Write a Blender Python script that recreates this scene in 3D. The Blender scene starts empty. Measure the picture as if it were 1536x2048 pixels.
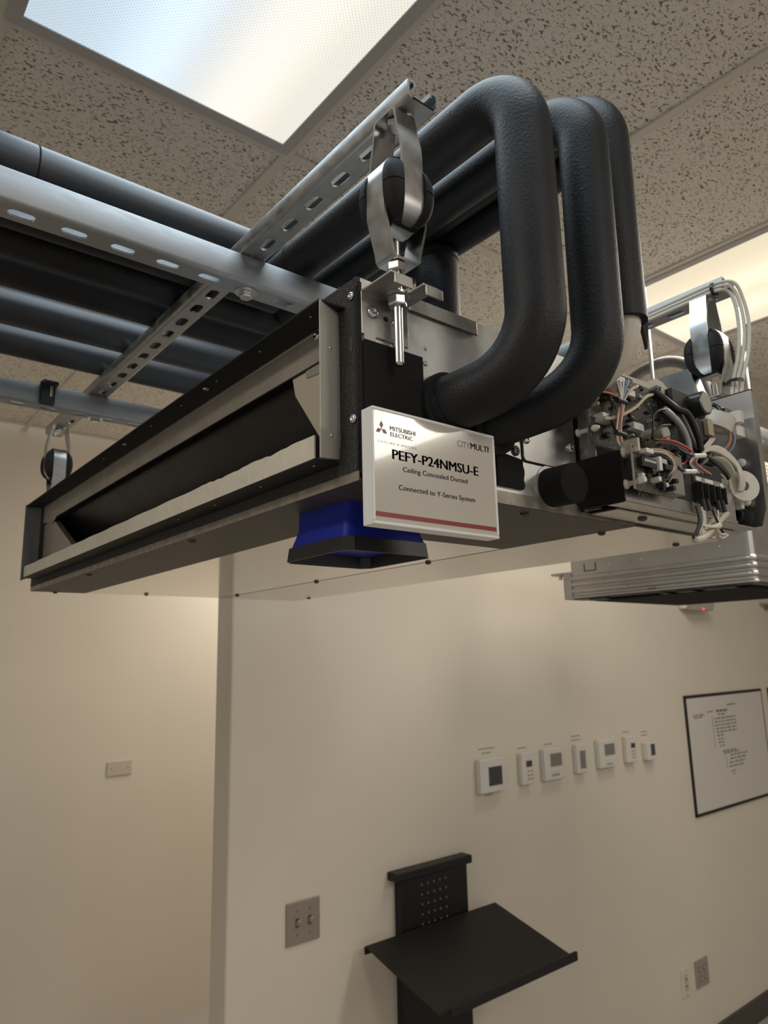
import bpy, bmesh, math, random
from mathutils import Vector, Matrix

random.seed(7)
SC = bpy.context.scene
COL = SC.collection

# ------------------------------------------------------------------ camera
CAM_POS = Vector((0.0, 0.0, 1.75))
YAW, PITCH, ROLL = math.radians(39.2448), math.radians(11.5529), math.radians(-1.3664)
FOCAL_PX = 1429.91
fwd = Vector((math.sin(YAW)*math.cos(PITCH), math.cos(YAW)*math.cos(PITCH), math.sin(PITCH)))
rgt = Vector((math.cos(YAW), -math.sin(YAW), 0.0))
upv = rgt.cross(fwd)
r2 = math.cos(ROLL)*rgt + math.sin(ROLL)*upv
u2 = -math.sin(ROLL)*rgt + math.cos(ROLL)*upv
cam_data = bpy.data.cameras.new('camera')
cam_data.sensor_fit = 'VERTICAL'
cam_data.sensor_height = 36.0
cam_data.sensor_width = 27.0
cam_data.lens = FOCAL_PX/2048.0*36.0
cam_data.clip_start = 0.02
cam_data.dof.use_dof = True
cam_data.dof.focus_distance = 0.78
cam_data.dof.aperture_fstop = 9.5
cam = bpy.data.objects.new('camera', cam_data)
COL.objects.link(cam)
M = Matrix((r2, u2, -fwd)).transposed().to_4x4()
M.translation = CAM_POS
cam.matrix_world = M
SC.camera = cam

# ------------------------------------------------------------------ world and exposure
world = bpy.data.worlds.new('world')
SC.world = world
world.use_nodes = True
bg = world.node_tree.nodes['Background']
bg.inputs[0].default_value = (1.0, 0.965, 0.91, 1)
bg.inputs[1].default_value = 0.46
SC.view_settings.view_transform = 'Standard'
SC.view_settings.look = 'None'
SC.view_settings.gamma = 1.0
SC.view_settings.use_curve_mapping = False
SC.view_settings.exposure = 0.0
LAMP_COOL = (0.74, 0.89, 1.0)
LAMP_WARM = (1.0, 0.93, 0.83)
LAMP_POWER = 22.0

# ------------------------------------------------------------------ materials
MATS = {}
def _n(nt, t, **kw):
    n = nt.nodes.new(t)
    for k, v in kw.items():
        setattr(n, k, v)
    return n
def mat(name, col, rough=0.5, metal=0.0, spec=0.5, var=0.0, vscale=20.0, stretch=(1, 1, 1),
        bump=0.0, bscale=200.0, rvar=0.0, coat=0.0, trans=0.0, coord='Object', col2=None):
    if name in MATS:
        return MATS[name]
    m = bpy.data.materials.new(name)
    m.use_nodes = True
    nt = m.node_tree
    b = nt.nodes['Principled BSDF']
    b.inputs['Base Color'].default_value = (*col, 1)
    b.inputs['Roughness'].default_value = rough
    b.inputs['Metallic'].default_value = metal
    b.inputs['Specular IOR Level'].default_value = spec
    b.inputs['Coat Weight'].default_value = coat
    b.inputs['Transmission Weight'].default_value = trans
    tc = _n(nt, 'ShaderNodeTexCoord')
    mp = _n(nt, 'ShaderNodeMapping')
    mp.inputs['Scale'].default_value = stretch
    nt.links.new(tc.outputs[coord], mp.inputs['Vector'])
    if var > 0 or rvar > 0:
        nz = _n(nt, 'ShaderNodeTexNoise')
        nz.inputs['Scale'].default_value = vscale
        nz.inputs['Detail'].default_value = 5.0
        nt.links.new(mp.outputs[0], nz.inputs['Vector'])
        if var > 0:
            c2 = col2 if col2 else tuple(min(1, c*(1+var)) for c in col)
            c1 = tuple(c*(1-var) for c in col) if not col2 else col
            cr = _n(nt, 'ShaderNodeValToRGB')
            cr.color_ramp.elements[0].position = 0.32
            cr.color_ramp.elements[1].position = 0.68
            cr.color_ramp.elements[0].color = (*c1, 1)
            cr.color_ramp.elements[1].color = (*c2, 1)
            nt.links.new(nz.outputs['Fac'], cr.inputs[0])
            nt.links.new(cr.outputs[0], b.inputs['Base Color'])
        if rvar > 0:
            mr = _n(nt, 'ShaderNodeMapRange')
            mr.inputs['From Min'].default_value = 0.3
            mr.inputs['From Max'].default_value = 0.7
            mr.inputs['To Min'].default_value = max(0.02, rough-rvar)
            mr.inputs['To Max'].default_value = min(1, rough+rvar)
            nt.links.new(nz.outputs['Fac'], mr.inputs['Value'])
            nt.links.new(mr.outputs[0], b.inputs['Roughness'])
    if bump > 0:
        nb = _n(nt, 'ShaderNodeTexNoise')
        nb.inputs['Scale'].default_value = bscale
        nb.inputs['Detail'].default_value = 3.0
        nt.links.new(mp.outputs[0], nb.inputs['Vector'])
        bp = _n(nt, 'ShaderNodeBump')
        bp.inputs['Strength'].default_value = bump
        bp.inputs['Distance'].default_value = 0.002
        nt.links.new(nb.outputs['Fac'], bp.inputs['Height'])
        nt.links.new(bp.outputs[0], b.inputs['Normal'])
    MATS[name] = m
    return m

def emit(name, col, strength):
    m = bpy.data.materials.new(name)
    m.use_nodes = True
    b = m.node_tree.nodes['Principled BSDF']
    b.inputs['Base Color'].default_value = (*col, 1)
    b.inputs['Emission Color'].default_value = (*col, 1)
    b.inputs['Emission Strength'].default_value = strength
    MATS[name] = m
    return m

def tile_material():
    m = bpy.data.materials.new('fissured_tile')
    m.use_nodes = True
    nt = m.node_tree
    b = nt.nodes['Principled BSDF']
    b.inputs['Roughness'].default_value = 0.95
    b.inputs['Specular IOR Level'].default_value = 0.1
    geo = _n(nt, 'ShaderNodeNewGeometry')
    # worm shaped fissures: thresholded stretched noise, plus pin holes
    mp = _n(nt, 'ShaderNodeMapping')
    mp.inputs['Scale'].default_value = (105, 185, 140)
    mp.inputs['Rotation'].default_value = (0, 0, 0.5)
    nt.links.new(geo.outputs['Position'], mp.inputs['Vector'])
    n1 = _n(nt, 'ShaderNodeTexNoise')
    n1.inputs['Scale'].default_value = 1.0
    n1.inputs['Detail'].default_value = 2.0
    n1.inputs['Distortion'].default_value = 0.6
    nt.links.new(mp.outputs[0], n1.inputs['Vector'])
    r1 = _n(nt, 'ShaderNodeValToRGB')
    r1.color_ramp.elements[0].position = 0.575
    r1.color_ramp.elements[1].position = 0.64
    nt.links.new(n1.outputs['Fac'], r1.inputs[0])
    v = _n(nt, 'ShaderNodeTexVoronoi')
    v.inputs['Scale'].default_value = 190.0
    nt.links.new(geo.outputs['Position'], v.inputs['Vector'])
    r2 = _n(nt, 'ShaderNodeValToRGB')
    r2.color_ramp.elements[0].position = 0.13
    r2.color_ramp.elements[1].position = 0.20
    r2.color_ramp.elements[0].color = (1, 1, 1, 1)
    r2.color_ramp.elements[1].color = (0, 0, 0, 1)
    nt.links.new(v.outputs['Distance'], r2.inputs[0])
    mx = _n(nt, 'ShaderNodeMath', operation='MAXIMUM')
    nt.links.new(r1.outputs[0], mx.inputs[0])
    nt.links.new(r2.outputs[0], mx.inputs[1])
    cm = _n(nt, 'ShaderNodeMix', data_type='RGBA')
    cm.inputs['A'].default_value = (0.73, 0.695, 0.635, 1)
    cm.inputs['B'].default_value = (0.20, 0.165, 0.13, 1)
    nt.links.new(mx.outputs[0], cm.inputs['Factor'])
    nt.links.new(cm.outputs['Result'], b.inputs['Base Color'])
    bp = _n(nt, 'ShaderNodeBump', invert=True)
    bp.inputs['Strength'].default_value = 0.5
    bp.inputs['Distance'].default_value = 0.003
    nt.links.new(mx.outputs[0], bp.inputs['Height'])
    nt.links.new(bp.outputs[0], b.inputs['Normal'])
    return m

def lens_material(name, ca, cb, strength):
    """prismatic acrylic lens lit by two tubes behind it: ca tube side, cb tube side"""
    m = bpy.data.materials.new(name)
    m.use_nodes = True
    nt = m.node_tree
    b = nt.nodes['Principled BSDF']
    b.inputs['Base Color'].default_value = (0.12, 0.12, 0.12, 1)
    b.inputs['Roughness'].default_value = 0.2
    tc = _n(nt, 'ShaderNodeTexCoord')
    sx = _n(nt, 'ShaderNodeSeparateXYZ')
    nt.links.new(tc.outputs['Generated'], sx.inputs[0])
    rp = _n(nt, 'ShaderNodeValToRGB')
    rp.color_ramp.interpolation = 'B_SPLINE'
    el = rp.color_ramp.elements
    el[0].position = 0.0
    el[0].color = (*[c*0.76 for c in ca], 1)
    el[1].position = 1.0
    el[1].color = (*[c*0.86 for c in cb], 1)
    for pos, c, k in ((0.25, ca, 0.85), (0.42, ca, 1.25), (0.55, tuple((x+y)/2 for x, y in zip(ca, cb)), 0.8), (0.72, cb, 1.15), (0.88, cb, 0.85)):
        e = el.new(pos)
        e.color = (*[x*k for x in c], 1)
    nt.links.new(sx.outputs['X'], rp.inputs[0])
    mp = _n(nt, 'ShaderNodeMapping')
    mp.inputs['Rotation'].default_value = (0, 0, math.radians(45))
    nt.links.new(tc.outputs['Object'], mp.inputs['Vector'])
    ch = _n(nt, 'ShaderNodeTexVoronoi')
    ch.distance = 'CHEBYCHEV'
    ch.inputs['Scale'].default_value = 165.0
    ch.inputs['Randomness'].default_value = 0.0
    nt.links.new(mp.outputs[0], ch.inputs['Vector'])
    mr = _n(nt, 'ShaderNodeMapRange')
    mr.inputs['From Min'].default_value = 0.06
    mr.inputs['From Max'].default_value = 0.26
    mr.inputs['To Min'].default_value = 0.52
    mr.inputs['To Max'].default_value = 1.12
    nt.links.new(ch.outputs['Distance'], mr.inputs['Value'])
    ms = _n(nt, 'ShaderNodeMath', operation='MULTIPLY')
    ms.inputs[1].default_value = strength
    nt.links.new(mr.outputs[0], ms.inputs[0])
    nt.links.new(rp.outputs[0], b.inputs['Emission Color'])
    nt.links.new(ms.outputs[0], b.inputs['Emission Strength'])
    MATS[name] = m
    return m

TILE = tile_material()
WALL = mat('wall_paint', (0.645, 0.585, 0.495), 0.55, spec=0.35, var=0.03, vscale=1.5, bump=0.03, bscale=500)
TBAR = mat('grid_paint', (0.60, 0.56, 0.50), 0.5)
CARPET = mat('carpet', (0.36, 0.33, 0.29), 0.95, var=0.25, vscale=300, bump=0.4, bscale=600)
FIXT = mat('fixture_white', (0.40, 0.395, 0.39), 0.4)
GALV = mat('galvanised_steel', (0.74, 0.73, 0.71), 0.50, 1.0, var=0.07, vscale=60, rvar=0.06)
GALV2 = mat('dull_galvanised', (0.46, 0.445, 0.42), 0.45, 1.0, var=0.10, vscale=70, rvar=0.08)
STRUT = mat('strut_zinc', (0.38, 0.39, 0.40), 0.60, 1.0, var=0.08, vscale=30, stretch=(1, 6, 6), rvar=0.08)
STRUT2 = mat('strut_zinc_dull', (0.40, 0.40, 0.395), 0.44, 1.0, var=0.12, vscale=60, rvar=0.08)
ZINC = mat('bright_zinc', (0.60, 0.60, 0.59), 0.25, 1.0, var=0.06, vscale=60)
STRAP = mat('strap_zinc', (0.52, 0.515, 0.50), 0.32, 1.0, var=0.04, vscale=60, rvar=0.05)
POLISH = mat('polished_sheet', (0.72, 0.69, 0.645), 0.10, 1.0, var=0.03, vscale=8, stretch=(1, 14, 1))
POLISH2 = mat('satin_sheet', (0.70, 0.67, 0.62), 0.20, 1.0, var=0.03, vscale=8, stretch=(1, 14, 1))
DARKSHEET = mat('dark_brushed_sheet', (0.062, 0.054, 0.046), 0.5, 0.0, spec=0.25, var=0.25, vscale=14, stretch=(1, 40, 1))
LIPSTEEL = mat('lip_steel', (0.34, 0.30, 0.25), 0.5, 0.7, var=0.2, vscale=60)
BLACKFOAM = mat('black_foam', (0.009, 0.009, 0.0095), 0.85, spec=0.25, bump=0.5, bscale=700)
SPECKFOAM = mat('speckled_foam', (0.012, 0.012, 0.013), 0.8, spec=0.3, var=0.9, vscale=520, col2=(0.075, 0.072, 0.066), bump=0.6, bscale=600)
PIPEFOAM = mat('pipe_insulation', (0.0085, 0.0090, 0.0112), 0.50, spec=0.34, var=0.25, vscale=18, bump=0.30, bscale=330)
SLATEFOAM = mat('grey_pipe_insulation', (0.020, 0.023, 0.029), 0.42, spec=0.55, var=0.2, vscale=16, bump=0.08, bscale=420)
BLACKMETAL = mat('black_metal', (0.0065, 0.0065, 0.007), 0.45, spec=0.4)
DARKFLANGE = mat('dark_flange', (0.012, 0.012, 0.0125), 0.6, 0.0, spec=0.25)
FANBLACK = mat('fan_housing_black', (0.008, 0.0078, 0.0075), 0.38, spec=0.4, rvar=0.04, vscale=12)
CREAM = mat('cream_foam', (0.62, 0.57, 0.48), 0.8, var=0.05, vscale=60)
BEIGESTEEL = mat('beige_steel', (0.42, 0.38, 0.32), 0.45, 0.6, var=0.08, vscale=30)
RUBBER = mat('rubber', (0.010, 0.010, 0.010), 0.7, spec=0.3)
BLUEPL = mat('blue_plastic', (0.012, 0.025, 0.30), 0.42, spec=0.4)
BLACKPL = mat('black_plastic', (0.014, 0.014, 0.015), 0.4)
WHITEPL = mat('white_plastic', (0.74, 0.73, 0.70), 0.35)
SIGNWHITE = mat('sign_frame', (0.80, 0.80, 0.79), 0.3)
SIGNFACE = mat('sign_paper', (0.55, 0.515, 0.46), 0.12, spec=0.6, coat=0.6)
INK = mat('black_ink', (0.012, 0.012, 0.014), 0.3)
INKGREY = mat('grey_ink', (0.30, 0.27, 0.24), 0.5)
REDBAR = mat('red_print', (0.26, 0.035, 0.03), 0.25)
IVORY = mat('ivory_plastic', (0.66, 0.60, 0.50), 0.4)
TAUPE = mat('taupe_plate', (0.30, 0.25, 0.215), 0.42, 0.3)
THERM = mat('thermostat_white', (0.62, 0.60, 0.54), 0.4)
LCD = mat('lcd_dark', (0.045, 0.05, 0.055), 0.25)
LCDG = mat('lcd_grey', (0.19, 0.18, 0.16), 0.25)
PCB = mat('circuit_board', (0.014, 0.015, 0.012), 0.4, var=0.9, vscale=420, col2=(0.10, 0.09, 0.07), bump=0.4, bscale=400)
PAPER = mat('drawing_paper', (0.60, 0.575, 0.54), 0.15, spec=0.5, coat=0.4)
STEELBOX = mat('box_steel', (0.52, 0.51, 0.495), 0.30, 1.0, var=0.03, vscale=20, rvar=0.03)
TAN = mat('tan_nylon', (0.52, 0.47, 0.38), 0.5)
WRAP = mat('white_wrap', (0.55, 0.51, 0.44), 0.45)
WCOL = {'white': mat('wire_white', (0.62, 0.57, 0.48), 0.45), 'tan': mat('wire_tan', (0.40, 0.31, 0.20), 0.45),
        'brown': mat('wire_brown', (0.16, 0.07, 0.04), 0.45), 'red': mat('wire_red', (0.36, 0.035, 0.03), 0.45),
        'blue': mat('wire_blue', (0.08, 0.13, 0.32), 0.45), 'bluegrey': mat('wire_bluegrey', (0.20, 0.25, 0.32), 0.45),
        'darkblue': mat('wire_darkblue', (0.02, 0.03, 0.07), 0.4), 'black': mat('wire_black', (0.012, 0.012, 0.012), 0.35),
        'silver': mat('wire_silver', (0.30, 0.29, 0.28), 0.3, spec=0.7)}

# ------------------------------------------------------------------ mesh helpers
class MB:
    def __init__(s):
        s.v, s.f = [], []
    def add(s, vs, fs):
        o = len(s.v)
        s.v += [Vector(p) for p in vs]
        s.f += [tuple(i+o for i in f) for f in fs]
        return s
    def box(s, x0, x1, y0, y1, z0, z1):
        return s.add([(x0, y0, z0), (x1, y0, z0), (x1, y1, z0), (x0, y1, z0), (x0, y0, z1), (x1, y0, z1), (x1, y1, z1), (x0, y1, z1)],
                     [(0, 3, 2, 1), (4, 5, 6, 7), (0, 1, 5, 4), (1, 2, 6, 5), (2, 3, 7, 6), (3, 0, 4, 7)])
    def prism(s, poly, vec):
        n = len(poly)
        vec = Vector(vec)
        a = [Vector(p) for p in poly]
        fs = [tuple(range(n-1, -1, -1)), tuple(range(n, 2*n))]
        fs += [(i, (i+1) % n, n+(i+1) % n, n+i) for i in range(n)]
        return s.add(a+[p+vec for p in a], fs)
    def rings(s, rs, cap=True, closed=False):
        n = len(rs[0])
        vs = [p for r in rs for p in r]
        fs = []
        m = len(rs)
        for k in range(m if closed else m-1):
            k2 = (k+1) % m
            for i in range(n):
                j = (i+1) % n
                fs.append((k*n+i, k*n+j, k2*n+j, k2*n+i))
        if cap and not closed:
            fs.append(tuple(range(n-1, -1, -1)))
            fs.append(tuple((m-1)*n+i for i in range(n)))
        return s.add(vs, fs)
    def tube(s, pts, r, n=12, cap=True):
        pts = [Vector(p) for p in pts]
        rr = r if isinstance(r, (list, tuple)) else [r]*len(pts)
        t0 = (pts[1]-pts[0]).normalized()
        a = Vector((0, 0, 1)) if abs(t0.z) < 0.9 else Vector((1, 0, 0))
        nrm = t0.cross(a).normalized()
        rs = []
        for i, p in enumerate(pts):
            if i == 0:
                t = pts[1]-pts[0]
            elif i == len(pts)-1:
                t = pts[-1]-pts[-2]
            else:
                t = (pts[i+1]-pts[i]).normalized()+(pts[i]-pts[i-1]).normalized()
            t.normalize()
            nrm = (nrm-t*nrm.dot(t)).normalized()
            b = t.cross(nrm)
            rs.append([p+(nrm*math.cos(2*math.pi*k/n)+b*math.sin(2*math.pi*k/n))*rr[i] for k in range(n)])
        return s.rings(rs, cap)
    def cyl(s, p0, p1, r, n=16, r1=None):
        return s.tube([p0, p1], [r, r if r1 is None else r1], n)
    def lathe(s, p0, axis, prof, n=16, cap=True):
        """prof: list of (distance along axis, radius)"""
        p0 = Vector(p0)
        ax = Vector(axis).normalized()
        a = Vector((0, 0, 1)) if abs(ax.z) < 0.9 else Vector((1, 0, 0))
        u = ax.cross(a).normalized()
        w = ax.cross(u)
        return s.rings([[p0+ax*d+(u*math.cos(2*math.pi*k/n)+w*math.sin(2*math.pi*k/n))*r for k in range(n)] for d, r in prof], cap)
    def strap(s, pts, wdir, width, th):
        """flat strap following pts, broad side along wdir"""
        pts = [Vector(p) for p in pts]
        w = Vector(wdir).normalized()*(width/2)
        rs = []
        for i, p in enumerate(pts):
            t = pts[min(i+1, len(pts)-1)]-pts[max(i-1, 0)]
            nn = t.cross(Vector(wdir)).normalized()*(th/2)
            rs.append([p-w-nn, p+w-nn, p+w+nn, p-w+nn])
        return s.rings(rs)
    def build(s, name, m, parent=None, base=None, smooth=False, bevel=0.0, seg=2):
        off = Vector((0, 0, 0))
        if parent is not None:
            off = parent['_o'] if False else OFFS[parent.name]
        elif base is not None:
            off = Vector(base)
        me = bpy.data.meshes.new(name)
        me.from_pydata([p-off for p in s.v], [], s.f)
        bm = bmesh.new()
        bm.from_mesh(me)
        bmesh.ops.recalc_face_normals(bm, faces=bm.faces)
        bm.to_mesh(me)
        bm.free()
        me.materials.append(m)
        if smooth:
            for p in me.polygons:
                p.use_smooth = True
            if smooth != 'all':
                try:
                    me.set_sharp_from_angle(angle=math.radians(40))
                except Exception:
                    pass
        me.update()
        o = bpy.data.objects.new(name, me)
        COL.objects.link(o)
        if parent is not None:
            o.parent = parent
            OFFS[o.name] = off
        else:
            o.location = off
            OFFS[o.name] = off
        if bevel > 0:
            md = o.modifiers.new('bevel', 'BEVEL')
            md.width = bevel
            md.segments = seg
            md.limit_method = 'ANGLE'
        return o
OFFS = {}
def tag(o, label, cat, group=None, kind=None):
    if label:
        o['label'] = label
    if cat:
        o['category'] = cat
    if group:
        o['group'] = group
    if kind:
        o['kind'] = kind
    return o
def thing(name, loc, label, cat, group=None):
    o = bpy.data.objects.new(name, None)
    o.empty_display_size = 0.05
    COL.objects.link(o)
    o.location = loc
    OFFS[o.name] = Vector(loc)
    return tag(o, label, cat, group)
def struct(o):
    o['kind'] = 'structure'
    return o
def copy_tree(src, loc, label, group=None):
    """copy of a thing with its parts and sub-parts"""
    c = src.copy()
    COL.objects.link(c)
    c.location = loc
    OFFS[c.name] = Vector(loc)
    c['label'] = label
    if group:
        c['group'] = group
    for ch in list(src.children):
        d = ch.copy()
        COL.objects.link(d)
        d.parent = c
        for g in list(ch.children):
            e = g.copy()
            COL.objects.link(e)
            e.parent = d
    return c
def share(src, parent, delta):
    """another piece with the same mesh under the same parent, moved by delta"""
    o = bpy.data.objects.new(src.name.split('.')[0], src.data)
    COL.objects.link(o)
    o.parent = parent
    o.location = Vector(src.location)+Vector(delta)
    for md in src.modifiers:
        n = o.modifiers.new(md.name, md.type)
        if md.type == 'BEVEL':
            n.width, n.segments, n.limit_method = md.width, md.segments, md.limit_method
    OFFS[o.name] = OFFS[parent.name]
    return o
def smooth_path(pts, sub=6):
    """Catmull-Rom"""
    p = [Vector(q) for q in pts]
    p = [p[0]*2-p[1]]+p+[p[-1]*2-p[-2]]
    out = []
    for i in range(1, len(p)-2):
        for k in range(sub):
            t = k/sub
            a, b, c, d = p[i-1], p[i], p[i+1], p[i+2]
            out.append(0.5*((2*b)+(c-a)*t+(2*a-5*b+4*c-d)*t*t+(3*b-a-3*c+d)*t**3))
    out.append(p[-2])
    return out
def fillet(pts, rad, seg=12):
    p = [Vector(q) for q in pts]
    out = [p[0]]
    for i in range(1, len(p)-1):
        r = rad[i-1] if isinstance(rad, (list, tuple)) else rad
        a = (p[i-1]-p[i]).normalized()
        b = (p[i+1]-p[i]).normalized()
        ang = a.angle(b)
        d = r/math.tan(ang/2)
        p0, p1 = p[i]+a*d, p[i]+b*d
        c = p[i]+(a+b).normalized()*(r/math.sin(ang/2))
        u, w = p0-c, p1-c
        tot = u.angle(w)
        ax = u.cross(w).normalized()
        for k in range(seg+1):
            out.append(c+Matrix.Rotation(tot*k/seg, 3, ax) @ u)
    out.append(p[-1])
    return out
def text_mb(txt, size, x, z, y, width=None, bold=0.0, height=None, shear=0.0, spacing=1.0):
    """flat lettering standing in the XZ plane, read from -Y; x,z = left end of base line"""
    cu = bpy.data.curves.new('lettering', 'FONT')
    cu.body = txt
    cu.size = size
    cu.space_character = spacing
    cu.resolution_u = 3
    o = bpy.data.objects.new('lettering', cu)
    COL.objects.link(o)
    dg = bpy.context.evaluated_depsgraph_get()
    dg.update()
    me = bpy.data.meshes.new_from_object(o.evaluated_get(dg))
    vs = [v.co.copy() for v in me.vertices]
    fs = [tuple(p.vertices) for p in me.polygons]
    bpy.data.objects.remove(o)
    bpy.data.curves.remove(cu)
    bpy.data.meshes.remove(me)
    x0 = min(v.x for v in vs)
    x1 = max(v.x for v in vs)
    h1 = max(v.y for v in vs)
    sx = width/(x1-x0) if width else 1.0
    sz = height/h1 if height else sx
    mb = MB()
    steps = max(1, int(round(abs(bold)/0.00012)))+1 if bold > 0 else 1
    for q in range(steps):
        dx = bold*q/max(1, steps-1)
        mb.add([(x+dx+(v.x-x0)*sx, y, z+v.y*sz) for v in vs], fs)
    return mb

# ================================================================== the setting
ZC = 2.92
YB0, YB1 = 1.894, 1.99            # partition
XB = 0.972
YA = 3.816                        # far wall
struct(MB().box(-4.2, 6.2, -4.2, 4.0, -0.1, 0.0).build('floor', CARPET, base=(0, 0, 0)))
w = struct(MB().box(XB, 6.2, YB0, YB1, 0.0, ZC+0.08).build('wall_back', WALL, base=(XB, YB0, 0), bevel=0.006))
w['label'] = 'beige partition wall carrying the row of thermostats'
struct(MB().box(-4.2, 6.2, YA, YA+0.1, 0.0, ZC+0.08).build('wall_far', WALL, base=(0, YA, 0)))
struct(MB().box(6.1, 6.2, -4.2, YB0, 0.0, ZC+0.08).build('wall_right', WALL, base=(6.1, 0, 0)))
struct(MB().box(XB, 6.1, YB0-0.012, YB0, 0.0, 0.10).build('baseboard_back', mat('baseboard_vinyl', (0.06, 0.05, 0.045), 0.5), base=(XB, YB0, 0)))
# suspended ceiling: grid bars and lay-in panels
GX0, GDX, GY0, GDY = 0.17, 0.61, 0.065, 1.22
gxs = [GX0+GDX*k for k in range(-7, 10)]
gys = [GY0+GDY*k for k in range(-3, 4)]
ceil_root = bpy.data.objects.new('ceiling', None)
COL.objects.link(ceil_root)
ceil_root.location = (0, 0, ZC)
OFFS['ceiling'] = Vector((0, 0, ZC))
ceil_root['kind'] = 'structure'
ceil_root['label'] = 'suspended ceiling of fissured tiles in a painted grid'
bar0 = None
for x in gxs:
    if bar0 is None:
        xr = x
        bar0 = MB().box(x-0.012, x+0.012, -4.0, YA, ZC, ZC+0.006).build('grid_bar', TBAR, ceil_root)
    else:
        share(bar0, ceil_root, (x-xr, 0, 0))
bar0 = None
for y in gys:
    if y > YA-0.02:
        continue
    if bar0 is None:
        yr = y
        bar0 = MB().box(-4.1, 6.05, y-0.012, y+0.012, ZC+0.0005, ZC+0.006).build('cross_bar', TBAR, ceil_root)
    else:
        share(bar0, ceil_root, (0, y-yr, 0))
LAMPS = {(0, 0): 'near', (3, 0): 'right', (3, 2): 'behind', (-3, 0): 'left', (0, -2): 'rear', (3, -2): 'rearright'}
tile0 = None
for i in range(-7, 9):
    for j in range(-3, 3):
        if (i, j) in LAMPS:
            continue
        x, y = GX0+GDX*i, GY0+GDY*j
        if tile0 is None:
            xr, yr = x, y
            tile0 = MB().box(x+0.006, x+GDX-0.006, y+0.006, y+GDY-0.006, ZC+0.0065, ZC+0.022).build('ceiling_tile', TILE, ceil_root)
        else:
            share(tile0, ceil_root, (x-xr, y-yr, 0))

# ------------------------------------------------------------------ light fixtures
LENS_COOL = lens_material('prismatic_lens_cool', (0.66, 0.80, 0.92), (0.95, 0.90, 0.80), 0.98)
LENS_WARM = lens_material('prismatic_lens_warm', (1.0, 0.86, 0.62), (1.0, 0.88, 0.66), 1.0)
def light_fixture(i, j, cool, label, power):
    x0, x1 = GX0+GDX*i+0.004, GX0+GDX*(i+1)-0.004
    y0, y1 = GY0+GDY*j+0.004, GY0+GDY*(j+1)-0.004
    cx, cy = (x0+x1)/2, (y0+y1)/2
    t = thing('light_fixture', (cx, cy, ZC), label, 'ceiling light', 'lensed ceiling lights')
    b = 0.026
    m = MB()
    zl, zh = ZC-0.004, ZC+0.012
    m.box(x0, x1, y0, y0+b, zl, zh).box(x0, x1, y1-b, y1, zl, zh).box(x0, x0+b, y0+b, y1-b, zl, zh).box(x1-b, x1, y0+b, y1-b, zl, zh)
    m.build('frame', FIXT, t)
    # lens pillow: slightly bowed sheet with rounded corners
    a, c = x0+b-0.003, x1-b+0.003
    d, e = y0+b-0.003, y1-b+0.003
    rr = 0.012
    pts = []
    for qx, qy, a0 in ((c-rr, e-rr, 0), (a+rr, e-rr, 90), (a+rr, d+rr, 180), (c-rr, d+rr, 270)):
        for k in range(5):
            an = math.radians(a0+k*22.5)
            pts.append((qx+rr*math.cos(an), qy+rr*math.sin(an), ZC-0.001))
    MB().prism(pts, (0, 0, 0.004)).build('lens', LENS_COOL if cool else LENS_WARM, t)
    MB().box(x0+0.002, x1-0.002, y0+0.002, y1-0.002, ZC+0.014, ZC+0.10).build('housing', FIXT, t)
    ld = bpy.data.lights.new('tube_light', 'AREA')
    ld.shape = 'RECTANGLE'
    ld.size, ld.size_y = x1-x0-2*b, y1-y0-2*b
    ld.energy = power
    ld.color = LAMP_COOL if cool else LAMP_WARM
    lo = bpy.data.objects.new('tube_light', ld)
    COL.objects.link(lo)
    lo.parent = t
    lo.location = (0, 0, -0.006)
    return t
light_fixture(0, 0, True, 'lit ceiling light above the insulated pipes, bluish white lens', LAMP_POWER*0.38)
light_fixture(3, 0, False, 'warm lit ceiling light behind the rear hanger strut', LAMP_POWER*1.1)
light_fixture(3, 2, False, 'ceiling light beyond the partition, lighting the far wall', LAMP_POWER*1.5)
light_fixture(-3, 0, False, 'unseen ceiling light left of the hanging unit, added to light the room', LAMP_POWER)  # this and the next two fixtures are unseen, added for more room light
light_fixture(0, -2, False, 'unseen ceiling light behind the viewer, added to light the room', LAMP_POWER)
light_fixture(3, -2, False, 'unseen ceiling light in the rear right, added to light the room', LAMP_POWER*1.1)

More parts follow.
